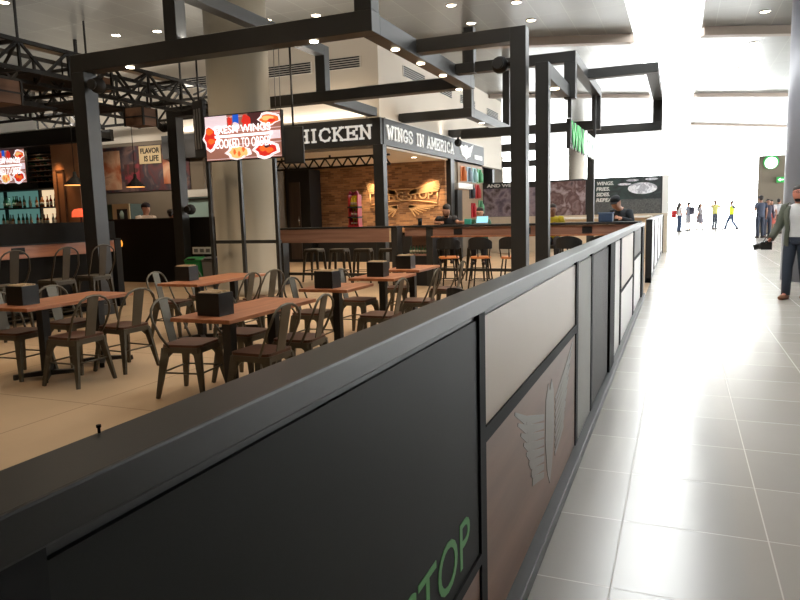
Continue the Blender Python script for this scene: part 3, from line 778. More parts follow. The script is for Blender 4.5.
# black stools with orange seats
def cstool(dz=0):
    t = T('counter_stool', '', 'stool')
    MB().lathe([(.19, .615-dz), (.2, .625-dz), (.2, .645-dz), (.185, .655-dz)], n=24).build('seat', 'orange_seat', t)
    for sx in (1, -1):
        for sy in (1, -1): MB().tube([(sx*.13, sy*.13, .62-dz), (sx*.2, sy*.2, 0)], .014, 8).build('leg', 'matte_black', t)
    R = .185; MB().tube([(R, R, .2), (R, -R, .2), (-R, -R, .2), (-R, R, .2), (R, R, .2)], .01, 8).build('foot_ring', 'matte_black', t)
    mb = MB(); out = []; n = 12
    for k in range(n+1):
        a = PI*1.04+k*PI*.92/n; w = math.sin(PI*k/n)
        out.append((.235*math.cos(a), .215*math.sin(a), .8-dz, .93+.1*w-dz))
    for i in range(n):
        (x0,y0,z0,t0), (x1,y1,z1,t1) = out[i], out[i+1]; s = .93
        mb.prism([(x0,y0,z0),(x1,y1,z1),(x1,y1,t1),(x0,y0,t0)], (-(x0+x1)/2*(1-s), -(y0+y1)/2*(1-s), 0))
    mb.build('backrest', 'matte_black', t)
    mb = MB()
    for k in (1, 6, 11): x, y, *_ = out[k]; mb.tube([(x*.82, y*.85, .63-dz), (x*.96, y*.96, .84-dz)], .011, 8)
    mb.build('back_support', 'matte_black', t)
    return t
cs0 = cstool()
for i, (x, y, lb) in enumerate(((-4.13, 12.4, 'black stool with orange seat, leftmost along the long counter'), (-3.5, 12.42, 'black stool with orange seat, second along the long counter'),
        (-2.9, 12.4, 'black stool with orange seat next to the tall post'), (-1.84, 12.4, 'black stool right of the tall posts at the long counter'), (-1.25, 12.42, 'black stool at the right end of the long counter by the barrier'))):
    put(cs0, i, (x, y, 0), 0, lb, 'black counter stools with orange seats')
# one black chair close behind the barrier
lc = cstool(.19); lc.name = 'armchair'; lc.location = (-1.72, 5.78, 0); lc.rotation_euler = (0, 0, -.5)
tag(lc, 'black chair whose curved back just shows over the barrier', 'chair')

# ================================================================== LEFT COUNTER, PARTITIONS
lc = T('bar_counter', 'dark partition with a brown wood board behind the high backed stools at the left', 'counter', (-9.3, 7, 0))
MB().box(-9.36, -9.24, 4.0, 9.1, 0, 1.5).build('partition', 'black_wall', lc)
MB().box(-9.24, -9.16, 4.0, 9.1, .975, 1.17).build('wood_board', 'table_wood', lc, bevel=.004)
MB().box(-9.24, -9.14, 4.0, 9.1, 1.17, 1.185).build('ledge', 'matte_black', lc)
MB().box(-9.26, -9.14, 8.98, 9.12, 0, 1.2).build('post', 'matte_black', lc)
MB().box(-9.17, -9.15, 7.0, 7.22, 1.04, 1.14).build('socket_plate', 'matte_black', lc)
MB().box(-9.24, -8.95, 4.0, 8.98, .2, .25).build('foot_rail', 'black_steel', lc)
bw = T('partition_wall', 'black waist-high partition behind the bins, left of the thick column', 'partition', (-11.6, 12.75, 0))
MB().box(-13.3, -8.6, 12.7, 12.8, 0, 1.52).build('panel', 'black_wall', bw); MB().box(-13.3, -8.6, 12.68, 12.82, 1.52, 1.545).build('cap', 'matte_black', bw)
gl = tag(MB().ball((-12.72, 12.68, .95), (.05, .03, .09), 0, 12).build('wall_lamp', emit('amber_lamp', (255, 170, 60), 1.2)), 'small amber lamp glowing on the black partition', 'lamp')

# bins
def bin_(x, mat, label, w=.42, h=.66):
    t = T('litter_bin', label, 'bin', (x, 12.2, 0), 0, 'recycling bins before the black partition')
    y = 12.2; r = lambda a, z: [(x-a, y-a*.8, z), (x+a, y-a*.8, z), (x+a, y+a*.8, z), (x-a, y+a*.8, z)]
    MB().loft([r(w*.42, 0), r(w*.5, h-.1)]).build('body', mat, t, bevel=.01)
    mb = MB(); mb.loft([r(w*.52, h-.1), r(w*.52, h-.06), r(w*.34, h)]); mb.build('lid', mat, t, bevel=.01)
    MB().box(x-w*.25, x+w*.25, y-w*.5, y-w*.42, h-.06, h-.03).build('flap', 'dark', t)
bin_(-10.04, 'green_bin', 'green recycling bin, left one of the three bins'); bin_(-9.6, 'grey_bin', 'grey recycling bin between the green and the blue bin', .38); bin_(-9.19, 'blue_bin', 'blue recycling bin next to the column frame', .38, .7)
sgn = T('bin_sign', 'small white sign on a stand above the green bin', 'sign', (-10.1, 12.5, 0))
MB().box(-10.38, -9.84, 12.49, 12.51, .7, .86).build('board', 'white_panel', sgn)
MB().box(-10.13, -10.09, 12.5, 12.53, 0, .72).build('stand', 'black_steel', sgn)
mb = MB()
for k in range(3): mb.box(-10.34+.17*k, -10.23+.17*k, 12.486, 12.49, .74, .82)
mb.build('pictograms', 'grey_bin', sgn)

# steel frame hugging the column
cf = T('column_guard', 'thin black steel frame standing round the foot of the thick column', 'frame', (-7.3, 10.35, 0))
for x in (-8.1, -7.4, -6.66): MB().box(x-.03, x+.03, 10.3, 10.36, 0, 2.62).build('upright', 'black_steel', cf)
for z in (1.03, 2.56): MB().box(-8.1, -6.63, 10.36, 10.4, z, z+.06).build('rail', 'black_steel', cf)

# added unseen fill lamps and strips atop beams, truss and sign, for ceiling brightness
def fill_uplight(x0, x1, y0, y1, z, power, parent, color=(1, .93, .82), tilt=(0, 0, 1)):
    MB().box(x0, x1, y0, y1, z, z+.03).build('added_strip', 'vent', parent)
    l = bpy.data.lights.new('fill_light', 'AREA'); l.shape = 'RECTANGLE'; l.size = x1-x0; l.size_y = y1-y0; l.energy = power; l.color = color
    o = bpy.data.objects.new('fill_light', l); COL.objects.link(o); o.parent = parent
    d = V(tilt).normalized()
    if abs(d.x) < 1e-6 and abs(d.y) < 1e-6: o.rotation_euler = (PI, 0, 0)
    else: o.rotation_euler = d.to_track_quat('-Z', 'Y').to_euler()
    o.location = V(((x0+x1)/2, (y0+y1)/2, z+.04))-V(parent['_w']); return o
UPW = .4
fill_uplight(-8.4, -4.0, 8.09, 8.17, 4.05, 130*UPW, pg); fill_uplight(-10.4, -6.9, 12.44, 12.52, 4.0, 90*UPW, pg); fill_uplight(-6.0, -4.0, 12.44, 12.52, 4.0, 60*UPW, pg)
fill_uplight(-6.83, -6.75, 8.4, 12.2, 4.9, 60*UPW, pg)
fill_uplight(-13.0, -7.0, 14.92, 15.0, 3.78, 90*UPW, sg, tilt=(0, -.25, 1)); fill_uplight(-6.69, -6.61, 15.2, 23.9, 3.78, 140*UPW, sg, tilt=(.25, 0, 1))
# ================================================================== SCREENS
def scr(name, rgb, s=.72): return emit(name, rgb, s)
SC = [scr('screen_wood', (146, 98, 84)), scr('screen_white', (240, 232, 236), .8), scr('screen_orange', (236, 108, 44)), scr('screen_red', (206, 44, 34)),
      scr('screen_gold', (238, 190, 120)), scr('screen_blue', (28, 84, 196)), scr('screen_dark', (70, 38, 40)), scr('screen_pale', (224, 206, 214))]
LETW = emit('screen_lettering', (255, 255, 255), 1.15)
def menu_screen(label, cx, y, cz, w, h, cables=None):
    t = T('menu_screen', label, 'screen', (cx, y, cz-h/2), 0)
    MB().box(cx-w/2-.015, cx+w/2+.015, y, y+.06, cz-h/2-.015, cz+h/2+.015).build('bezel', 'matte_black', t, bevel=.004)
    mb = MB(); d = [0]
    P = lambda u, v: (cx-w/2+u*w, y-.002-d[0], cz-h/2+v*h)
    def rect(u0, u1, v0, v1, mi): d[0] += .0004; mb.quad([P(u0,v0), P(u1,v0), P(u1,v1), P(u0,v1)], mi)
    def blob(u, v, a, b, mi, n=14):
        d[0] += .0004; mb.bm.faces.new([mb.bm.verts.new(P(u+a*math.cos(2*PI*k/n)*(1+.15*math.sin(3*k)), v+b*math.sin(2*PI*k/n)*(1+.15*math.cos(5*k)))) for k in range(n)]).material_index = mi
    rect(0, 1, 0, 1, 0)
    for k in range(4): rect(0, 1, .02+.31*k, .03+.31*k, 7)
    rect(0, .3, .72, 1, 7); rect(.58, .8, .72, 1, 6); rect(.38, .46, .74, 1, 5)
    blob(.42, .73, .05, .1, 7); blob(.56, .84, .06, .14, 3); blob(.34, .86, .03, .1, 3)
    blob(.86, .84, .14, .15, 1); blob(.86, .83, .12, .11, 2); blob(.84, .86, .08, .05, 4); blob(.89, .8, .05, .04, 3)
    blob(.08, .5, .11, .28, 1); blob(.07, .52, .08, .24, 3); blob(.06, .66, .05, .07, 2); blob(.08, .44, .05, .06, 2)
    blob(.44, .15, .17, .15, 1); blob(.44, .16, .12, .13, 4)
    for k in range(7): blob(.36+.03*k, .12+.05*(k % 3), .02, .06, 2 if k % 2 else 4)
    blob(.81, .18, .17, .2, 1); blob(.81, .18, .13, .14, 3); blob(.77, .2, .05, .06, 2); blob(.85, .16, .05, .06, 2); blob(.82, .25, .04, .04, 6)
    rect(.86, 1, .4, .58, 7)
    mb.build('picture', SC, t)
    mb = MB(); q = y-.012-d[0]
    add_text(mb, 'FRESH WINGS', (cx-w*.36, q, cz+h*.09), (w*.74, 0, 0), (0, 0, h*.17), .003, .006)
    add_text(mb, 'COOKED TO ORDER', (cx-w*.36, q, cz-h*.24), (w*.74, 0, 0), (0, 0, h*.21), .003, .0)
    mb.box(cx-w*.36, cx+w*.4, q-.002, q+.002, cz+h*.0, cz+h*.055)
    mb.build('lettering', LETW, t)
    if cables:
        for x in cables: MB().tube([(x, y+.04, cz+h/2), (x, y+.06, 3.8)], .006, 6).build('cable', 'grey_bin', t)
    return t
menu_screen('bright menu screen hanging in front of the thick beige column', -5.74, 8.12, 2.64, 1.27, .62, (-5.2, -5.12))
menu_screen('bright menu screen above the bottle shelves at the left photo edge', -16.45, 12.7, 3.0, 1.34, .86)
def dark_tv(label, loc, rz, w, h, slats=False):
    t = T('television', label, 'television', loc, 0); 
    mb = MB().box(-w/2, w/2, -.03, .03, 0, h); mb.build('case', 'matte_black', t, world=False, bevel=.006)
    if slats:
        for k in range(3): MB().box(-w*.3+w*.25*k, -w*.22+w*.25*k, -.045, -.03, h*.15, h*.85).build('rib', 'grey_bin', t, world=False)
    else: MB().box(-w/2+.02, w/2-.02, -.034, -.03, .03, h-.03).build('screen_face', 'dark', t, world=False)
    MB().tube([(0, 0, h), (0, 0, 3.79-loc[2])], .015, 8).build('hanger', 'black_steel', t, world=False)
    t.rotation_euler = (0, 0, rz); return t
dark_tv('switched off black television hanging right of the bright menu screen', (-4.98, 8.24, 2.23), .3, .28, .5)
dark_tv('black television bracket seen from behind, left of the bright menu screen', (-6.56, 8.24, 2.4), -.4, .3, .82, True)

# ================================================================== TRUSS OVER THE BAR
tr = T('ceiling_truss', 'black open steel space truss hanging over the bar at the left', 'truss', (-12, 10, 3.88))
def ltruss(x, y0, n, step, zt=4.31, zb=3.88, name='truss_girder'):
    mb = MB(); y1 = y0+n*step
    for z in (zt, zb): mb.bar((x, y0-.3, z), (x, y1+.3, z), .06, .06)
    for k in range(n+1):
        y = y0+k*step; mb.bar((x, y, zt), (x, y, zb), .04, .04)
        if k < n: mb.bar((x, y, zt), (x, y+step/2, zb), .04, .04); mb.bar((x, y+step/2, zb), (x, y+step, zt), .04, .04)
    mb.build(name, 'matte_black', tr)
def xtruss(y, x0, n, step, zt=4.31, zb=3.88):
    mb = MB(); x1 = x0-n*step
    for z in (zt, zb): mb.bar((x0, y, z), (x1, y, z), .055, .055)
    for k in range(n+1):
        x = x0-k*step; mb.bar((x, y, zt), (x, y, zb), .035, .035)
        if k < n: mb.bar((x, y, zt), (x-step/2, y, zb), .035, .035); mb.bar((x-step/2, y, zb), (x-step, y, zt), .035, .035)
    mb.build('cross_girder', 'matte_black', tr)
ltruss(-9.5, 6.8, 6, .92); ltruss(-10.3, 6.8, 6, .92, 4.31, 3.88); ltruss(-12.0, 7.7, 6, .92); ltruss(-13.8, 8.6, 5, .92)
for y in (7.72, 9.56, 11.4, 13.2): xtruss(y, -9.5, 7, .9)
mb = MB()
for k in range(12):
    y = 7.26+.46*k; mb.bar((-9.5, y, 4.31 if k % 2 else 3.88), (-10.3, y+.46, 4.31 if k % 2 else 3.88), .035, .035)
mb.build('web_bars', 'matte_black', tr)
mb = MB()
for x in (-9.5, -12.0):
    for y in (7.72, 11.4): mb.bar((x, y, 4.31), (x, y, ZC), .03, .03)
mb.build('hanger_rods', 'matte_black', tr)
for (x0, x1, y0, y1, z), lb in (((-11.3, -9.9, 8.3, 9.6, 3.98), 'nearer flat black panel lying in the truss at the left'), ((-12.6, -11.4, 8.6, 10.0, 3.7), 'flat black panel slung below the truss at the left'),
        ((-12.4, -11.0, 10.2, 11.6, 3.86), 'flat black panel in the truss behind the left pergola post')):
    t = T('acoustic_panel', lb, 'panel', ((x0+x1)/2, (y0+y1)/2, z))
    MB().box(x0, x1, y0, y1, z, z+.05).build('board', 'matte_black', t)
    mb = MB()
    for x in (x0+.1, x1-.1): mb.bar((x, (y0+y1)/2, z+.05), (x, (y0+y1)/2, 4.31), .02, .02)
    mb.build('hanger', 'matte_black', t)
def crate(x, y, z, w, d, h, lb):
    t = T('wooden_crate', lb, 'crate', (x, y, z), 0, 'brown crates hung in the truss')
    MB().box(x-w/2, x+w/2, y-d/2, y+d/2, z, z+h).build('box', 'crate', t)
    mb = MB()
    for sx in (-1, 1):
        for sy in (-1, 1): mb.box(x+sx*w/2-.02, x+sx*w/2+.02, y+sy*d/2-.02, y+sy*d/2+.02, z-.01, z+h+.01)
    for sy in (-1, 1): mb.box(x-w/2, x+w/2, y+sy*d/2-.015, y+sy*d/2+.015, z+h*.45, z+h*.52)
    for sx in (-1, 1): mb.box(x+sx*w/2-.015, x+sx*w/2+.015, y-d/2, y+d/2, z+h*.45, z+h*.52)
    mb.build('frame', 'matte_black', t)
    MB().bar((x, y, z+h), (x, y, 4.31), .02, .02).build('hanger', 'matte_black', t)
crate(-10.15, 7.75, 3.4, .62, .45, .36, 'brown crate hung in the truss at the left photo edge')
crate(-10.45, 10.1, 3.98, .4, .4, .26, 'brown crate hung in the truss just right of the left pergola post')
crate(-10.7, 11.5, 3.5, .5, .4, .36, 'brown crate hung in the truss near the far pergola post')
cb = T('bar_canopy', 'dark canopy beams over the bottle shelves at the left', 'canopy', (-15.7, 12.4, 3.45))
MB().box(-18.5, -13.2, 12.3, 12.5, 3.42, 3.78).build('front_beam', 'matte_black', cb); MB().box(-18.5, -13.2, 13.1, 13.2, 3.5, 3.78).build('rear_beam', 'matte_black', cb)
mb = MB()
for k in range(8): x = -18.2+.7*k; mb.box(x, x+.08, 12.5, 13.1, 3.55, 3.7)
mb.build('joists', 'matte_black', cb)
mb = MB()
for x in (-18.2, -13.4): mb.box(x, x+.06, 12.37, 12.43, 3.78, ZC)
mb.build('hanger', 'matte_black', cb)

fill_uplight(-10.0, -9.8, 7.2, 12.2, 4.36, 60*UPW, tr); fill_uplight(-13.2, -13.0, 8.6, 13, 4.36, 60*UPW, tr); fill_uplight(-17.5, -13.6, 12.42, 12.5, 3.8, 260*UPW, cb, tilt=(0, .7, 1))
# ================================================================== BACK BAR
bb = T('back_bar', 'tall dark bottle shelf with a lit niche at the left photo edge', 'shelf', (-16.6, 13.3, 0))
MB().box(-19, -15.15, 12.9, 13.55, 0, 1.45).build('base', 'matte_black', bb)
MB().box(-19, -15.15, 13.5, 13.58, 1.45, 3.42).build('back', 'black_wall', bb)
MB().box(-16.2, -15.2, 13.46, 13.5, 1.45, 2.4).build('lit_panel', emit('lit_cream', (236, 208, 168), .8), bb)
MB().box(-19, -16.26, 13.46, 13.5, 1.45, 2.4).build('lit_panel', emit('lit_teal', (96, 140, 132), .5), bb)
for x in (-19, -17.6, -16.24, -15.19): MB().box(x, x+.05, 13.38, 13.5, 1.45, 3.42).build('upright', 'matte_black', bb)
for z in (1.45, 1.93, 2.42): MB().box(-19, -15.15, 12.95, 13.5, z-.03, z).build('shelf_board', 'matte_black', bb)
for k in range(6): MB().box(-16.2, -15.2, 13.0, 13.5, 2.58+.14*k, 2.6+.14*k).build('rack_board', 'brown_dark', bb)
spot('niche_lamp', (-15.7, 13.05, 2.36), 3, (1, .9, .7), 2.4); spot('niche_lamp', (-17, 13.05, 2.36), 2, (.5, 1, .8), 2.4)
bots = [('bottle_clear', .3), ('bottle_green2', .32), ('bottle_amber', .28), ('bottle_red', .3)]
M['bottle_green2'] = plain('bottle_dark_green', (52, 92, 62), .15, 0, .15)
protos = []
for m, h in bots: protos.append(bottle(m, h, .038, '', 'bottles on the back bar shelves', (0,0,0)))
first = [True]*4; random.seed(3)
lbs = ['pale glass bottle on the back bar shelf', 'dark green bottle on the back bar shelf', 'amber bottle on the back bar shelf', 'red bottle on the back bar shelf']
for z in (1.45, 1.93):
    x = -18.0
    while x < -15.3:
        if not (-16.3 < x < -16.12) and not (-17.66 < x < -17.5):
            p = random.choice((0, 0, 1, 2, 2, 3)) if x > -16.2 else random.choice((0, 0, 1, 1, 2))
            side = 'upper' if z > 1.6 else 'lower'; nich = 'cream lit right niche' if x > -16.2 else 'teal lit left niche'
            lb = lbs[p].replace('the back bar shelf', 'the %s shelf of the %s' % (side, nich))
            o = put(protos[p], 0 if first[p] else 1, (x, 13.12+random.uniform(-.03, .1), z), 0, lb, 'bottles on the back bar shelves')
            first[p] = False
        x += random.uniform(.1, .15)
for r in range(5):
    for k in range(6):
        o = copy_tree(protos[2 if (r+k) % 3 else 1]); o.location = (-16.06+.15*k, 13.08, 2.655+.14*r); o.rotation_euler = (PI/2, 0, 0); o.location.y = 13.35
        o['label'] = ('amber' if (r+k) % 3 else 'dark green')+' bottle lying in the wine rack, %s row from the top' % ['fifth', 'fourth', 'third', 'second', 'first'][r]; o['group'] = 'bottles lying in the wine rack'
bcn = T('service_counter', 'dark low service counter in front of the bottle shelves', 'counter', (-15.6, 12, 0))
MB().box(-18.5, -12.9, 11.7, 12.2, 1.16, 1.2).build('top', 'matte_black', bcn); MB().box(-18.4, -13.0, 11.75, 12.15, 0, 1.16).build('base', 'black_wall', bcn)
hl = T('table_lamp', 'red glowing lamp on the counter left of the pergola post', 'lamp', (-13.16, 11.95, 1.2))
MB().lathe([(.1, 1.2), (.1, 1.22), (.02, 1.24), (.02, 1.62)], (-13.16, 11.95, 0), 16).build('stand', 'matte_black', hl)
MB().lathe([(.2, 1.62), (.2, 1.64), (.19, 1.74), (.14, 1.8), (.04, 1.82)], (-13.16, 11.95, 0), 20).build('shade', emit('lamp_red', (255, 96, 60), .8), hl)
spot('mural_fill', (-14.0, 13.6, 3.65), 60, (1, .85, .7), 1.9, .8, direction=(0, .75, -.6)); spot('mural_fill', (-12.6, 13.8, 3.65), 40, (1, .85, .7), 1.9, .8, direction=(0, .75, -.6))  # unseen spots added to brighten the dark mural
for x in (-17.2, -15.7): spot('rack_fill', (x, 12.7, 3.38), 12, (1, .75, .5), 2.2, .8, direction=(0, .4, -1))  # added fill spots so the wine rack bottles show up
def pendant(x, y, z, ztop, label, r=.25):
    t = T('pendant_lamp', label, 'lamp', (x, y, z), 0, 'black pendant lamps')
    MB().lathe([(r, z), (r*.98, z+.02), (r*.5, z+.12), (r*.18, z+.2), (r*.14, z+.3)], (x, y, 0), 24).build('shade', 'matte_black', t)
    MB().lathe([(r*.93, z-.004), (r*.93, z+.003)], (x, y, 0), 24).build('diffuser', emit('pendant_glow', (255, 176, 96), 1.6), t)
    MB().tube([(x, y, z+.3), (x, y, ztop)], .008, 6).build('cord', 'matte_black', t)
pendant(-12.75, 11.5, 2.34, 4.31, 'black pendant lamp glowing left of the left pergola post'); pendant(-11.75, 12.3, 2.28, 4.31, 'black pendant lamp before the food mural', .22)
fr = T('door_surround', 'narrow brown door frame on the orange lit wall', 'frame', (-14.85, 12.93, 0))
MB().box(-14.98, -14.94, 12.91, 12.95, 1.0, 2.85).box(-14.74, -14.7, 12.91, 12.95, 1.0, 2.85).box(-14.98, -14.7, 12.91, 12.95, 2.81, 2.85).build('frame', 'crate', fr)
MB().box(-14.94, -14.74, 12.93, 12.95, 1.0, 2.81).build('panel', 'orange_wall', fr)

# mural with collage and board
mu = T('wall_mural', 'dark food collage mural with a cream board of lettering on the back wall', 'mural', (-14, 15.05, 2.35))
M['collage_a'] = blotch('collage_a', [(48, 40, 44), (96, 52, 54), (60, 58, 66), (120, 96, 92), (40, 34, 36)], 1.6, .6, 1.2)
M['collage_b'] = blotch('collage_b', [(60, 36, 34), (170, 96, 62), (200, 160, 130), (120, 60, 48)], 1.3, .6)
M['collage_c'] = blotch('collage_c', [(56, 40, 60), (150, 60, 70), (70, 50, 48), (120, 70, 66)], 2.2, .6)
M['cream_board'] = plain('cream_board', (196, 178, 140), .7)
MB().box(-15.75, -12.45, 15.07, 15.1, 2.33, 3.6).build('panel', 'collage_a', mu)
mb = MB().box(-15.7, -14.9, 15.055, 15.07, 2.4, 3.5); mb.build('picture', 'collage_b', mu)
MB().box(-14.75, -14.2, 15.055, 15.07, 2.5, 3.1).build('picture', 'collage_c', mu)
MB().box(-13.35, -13.0, 15.055, 15.07, 2.5, 3.3).build('picture', 'collage_b', mu)
bo = MB().box(-14.16, -13.38, 15.04, 15.055, 3.08, 3.57).build('board', 'cream_board', mu)
mb = MB(); add_text(mb, 'FLAVOR', (-14.1, 15.038, 3.36), (.68, 0, 0), (0, 0, .15), .004, .03); add_text(mb, 'IS LIFE', (-13.98, 15.038, 3.14), (.52, 0, 0), (0, 0, .16), .004, .03)
mb.build('lettering', 'matte_black', bo)
tp = T('serving_window', 'pale teal pane with a white top strip left of the thick column', 'window', (-12.3, 15, 1.0))
MB().box(-12.9, -11.8, 15.03, 15.06, 1.0, 2.1).build('pane', 'teal_glass', tp); MB().box(-12.9, -11.8, 15.0, 15.06, 2.1, 2.3).build('top_strip', 'white_panel', tp)
MB().box(-12.9, -11.8, 14.98, 15.06, 2.02, 2.06).build('bar', 'matte_black', tp)
fr = T('drinks_fridge', 'green drinks cooler with a cream framed glass door behind the partition', 'fridge', (-13.3, 13.2, 0))
MB().box(-13.75, -12.85, 13.22, 13.8, 0, 1.93).build('body', plain('fridge_green', (40, 62, 48), .5), fr, bevel=.01)
MB().box(-13.42, -12.86, 13.18, 13.22, .2, 1.93).build('door_frame', 'cream_board', fr)
MB().box(-13.26, -12.92, 13.165, 13.18, .3, 1.8).build('door_glass', 'dark', fr)
MB().lathe([(.05, 1.55), (.06, 1.68), (.02, 1.76)], (-13.08, 13.15, 0), 10).build('door_picture', 'teal_glass', fr)

# ================================================================== SAUCE WALL AND POSTERS
sb = T('bottle_board', 'wood board with rows of coloured bottle pictures beside the brick kitchen', 'display', (-6.65, 22.3, 1.2))
MB().box(-6.7, -6.66, 21.05, 23.95, 1.2, 3.1).build('board', plain('board_wood', (150, 128, 104), .6), sb)
MB().box(-6.66, -6.5, 20.6, 22.2, 2.25, 2.42).build('ledge', 'white_panel', sb)
cols = [(206, 118, 60), (150, 170, 184), (168, 206, 206), (96, 170, 120), (56, 62, 70), (186, 60, 58), (178, 40, 48), (90, 150, 110)]
for i, (y, z) in enumerate(((21.3, 2.5), (22.0, 2.5), (22.65, 2.5), (23.3, 2.5), (22.3, 1.95), (23.0, 1.95), (22.5, 1.3), (23.4, 1.4))):
    MB().box(-6.66, -6.64, y, y+.45, z, z+.5).lathe([(.1, z+.02), (.1, z+.3), (.04, z+.4), (.04, z+.47)], (-6.6, y+.22, 0), 10).build('bottle_picture', plain('sauce_%d' % i, cols[i], .5), sb)
MB().box(-6.7, -6.52, 20.55, 21.05, 0, 2.2).build('cabinet_side', 'sign_black', sb)

pwl = T('poster_wall', 'long black screen wall covered with large food posters at the end of the seating', 'wall', (-3.6, 24, 0))
MB().box(-6.66, -.56, 24.0, 24.15, 0, 2.52).build('panel', 'sign_black', pwl)
MB().box(-6.66, -.4, 23.93, 24.0, 0, 1.29).build('lower_band', plain('cream_band', (206, 190, 168), .5), pwl)
MB().box(-.56, -.36, 23.95, 24.2, 0, 2.55).build('end_post', 'white_panel', pwl)
M['poster_food'] = blotch('poster_food', [(60, 50, 58), (104, 90, 104), (150, 134, 142), (78, 58, 58), (58, 50, 60)], 2.4, .5, .3, 6)
M['poster_fries'] = blotch('poster_fries', [(76, 62, 64), (140, 116, 116), (92, 64, 60), (178, 160, 162), (60, 44, 48)], 2.8, .5, .3, 6)
M['poster_green'] = blotch('poster_green', [(44, 52, 50), (52, 70, 66), (40, 44, 46), (66, 78, 74)], 1.5, .5)
M['plate'] = blotch('poster_plate', [(196, 198, 204), (236, 236, 240), (160, 160, 170), (226, 224, 228)], 6, .4)
M['poster_pattern'] = blotch('poster_pattern', [(58, 60, 60), (100, 100, 98), (64, 66, 66), (120, 118, 114)], 7, .5, 2.5, 2)
MB().box(-6.62, -4.36, 23.96, 24.0, 1.3, 2.3).build('poster', 'poster_food', pwl)
MB().box(-4.3, -3.02, 23.96, 24.0, 1.3, 2.46).build('poster', 'poster_fries', pwl)
mb = MB(); add_text(mb, 'AND WE LOVE', (-6.5, 23.98, 2.345), (1.5, 0, 0), (0, 0, .12), .02, .03)
mb.build('lettering', 'white_panel', pwl); mb = MB()
for k, s_ in enumerate(('WINGS.', 'FRIES.', 'SIDES.', 'REPEAT.')):
    w = (.56, .44, .44, .66)[k]; add_text(mb, s_, (-2.66, 23.94, 2.27-.185*k), (w, 0, 0), (.02, 0, .125), .02, .03)
mb.build('lettering', 'white_panel', pwl)
pg3 = MB().box(-2.82, -.6, 23.97, 24.0, 1.3, 2.46); pg3.build('poster', 'poster_green', pwl)
MB().box(-2.82, -.6, 23.955, 23.97, 1.3, 1.78).build('poster', 'poster_pattern', pwl)
mb = MB()
mb.bm.faces.new([mb.bm.verts.new((-1.18+.46*math.cos(2*PI*k/28), 23.95, 2.13+.19*math.sin(2*PI*k/28))) for k in range(28)])
for x, z, a in ((-1.75, 2.28, .22), (-1.5, 2.4, .2), (-.9, 2.42, .2)): mb.bm.faces.new([mb.bm.verts.new((x+a*math.cos(2*PI*k/16), 23.952, z+.04*math.sin(2*PI*k/16))) for k in range(16)])
mb.build('plate_picture', 'plate', pwl)
mb = MB().box(-5.4, -5.0, 23.94, 23.96, 1.32, 1.66); mb.build('price_card', 'cream_board', pwl)
# cream ledge table behind the counter
lg = T('side_counter', 'pale side counter along the poster wall behind the yellow shirt', 'counter', (-2.2, 21, 0))
MB().box(-3.6, -.75, 20.6, 21.1, 1.2, 1.25).build('top', 'white_panel', lg); MB().box(-3.5, -.8, 20.7, 21.0, 0, 1.2).build('base', plain('cream_base', (214, 198, 176), .5), lg)
# structure far left beyond the kitchen
fl = T('far_canopy', 'grey lintel on a dark post beyond the kitchen, above the first poster', 'canopy', (-8, 28, 0))
MB().box(-9.5, -5.2, 28, 28.3, 3.3, 3.55).box(-9.5, -5.2, 28, 28.3, 3.95, 4.25).build('beam', 'rib_dark', fl); MB().box(-7.75, -7.35, 28.05, 28.35, 0, 3.3).build('post', 'sign_black', fl)

# ================================================================== GREEN SIGN
gs = T('hanging_sign', 'green and white lettered sign hanging under the entrance frame', 'sign', (-1.72, 11.6, 2.5))
M['sign_green'] = emit('sign_green', (40, 160, 70), .35); M['sign_lit'] = emit('sign_lit', (240, 250, 244), 1.0)
MB().box(-1.77, -1.73, 11.55, 15.05, 2.9, 2.94).box(-1.77, -1.7, 11.55, 11.62, 2.5, 2.98).box(-1.77, -1.73, 11.6, 15.05, 2.58, 2.61).build('carrier', 'black_steel', gs)
mb = MB(); add_text(mb, 'WIN', (-1.725, 11.64, 2.505), (0, 1.54, 0), (0, 0, .47), .012, .05); add_text(mb, 'G-STOP', (-1.725, 13.24, 2.505), (0, 1.79, 0), (0, 0, .47), .012, .05); mb.build('lettering', 'sign_black', gs)
mb = MB(); add_text(mb, 'WIN', (-1.7, 11.66, 2.52), (0, 1.5, 0), (0, 0, .44), .012, .02); mb.build('lettering', 'sign_green', gs)
mb = MB(); add_text(mb, 'G-STOP', (-1.7, 13.26, 2.52), (0, 1.75, 0), (0, 0, .44), .012, .02); mb.build('lettering', 'sign_lit', gs)

# far right: round sign and exit sign
rs = T('round_sign', 'round white sign with a green rim high on the far wall at the right', 'sign', (4.26, 39.9, 3.3))
MB().tube([(4.27, 40, 3.64), (4.27, 39.9, 3.64)], .36, 32).build('rim', 'sign_green', rs); MB().tube([(4.27, 39.9, 3.6), (4.27, 39.88, 3.6)], .3, 32).build('face', 'sign_lit', rs)
ex = T('exit_sign', 'green running man exit sign with a white arrow below the round sign', 'sign', (4.95, 39.8, 2.58))
MB().box(4.55, 5.7, 39.85, 39.99, 2.58, 2.86).build('box', 'sign_green', ex)
mb = MB(); y = 39.84
mb.prism([(4.6, y, 2.72), (4.72, y, 2.81), (4.72, y, 2.75), (4.86, y, 2.75), (4.86, y, 2.69), (4.72, y, 2.69), (4.72, y, 2.63)], (0, .01, 0))
mb.ball((5.02, y, 2.81), (.03, .008, .03), 0, 10); mb.bar((5.0, y, 2.78), (4.97, y, 2.7), .04, .01, (0,1,0)); mb.bar((4.97, y, 2.7), (4.9, y, 2.62), .025, .01, (0,1,0)); mb.bar((4.97, y, 2.7), (5.04, y, 2.62), .025, .01, (0,1,0)); mb.bar((4.99, y, 2.76), (4.92, y, 2.72), .02, .01, (0,1,0)); mb.bar((4.99, y, 2.77), (5.06, y, 2.73), .02, .01, (0,1,0))
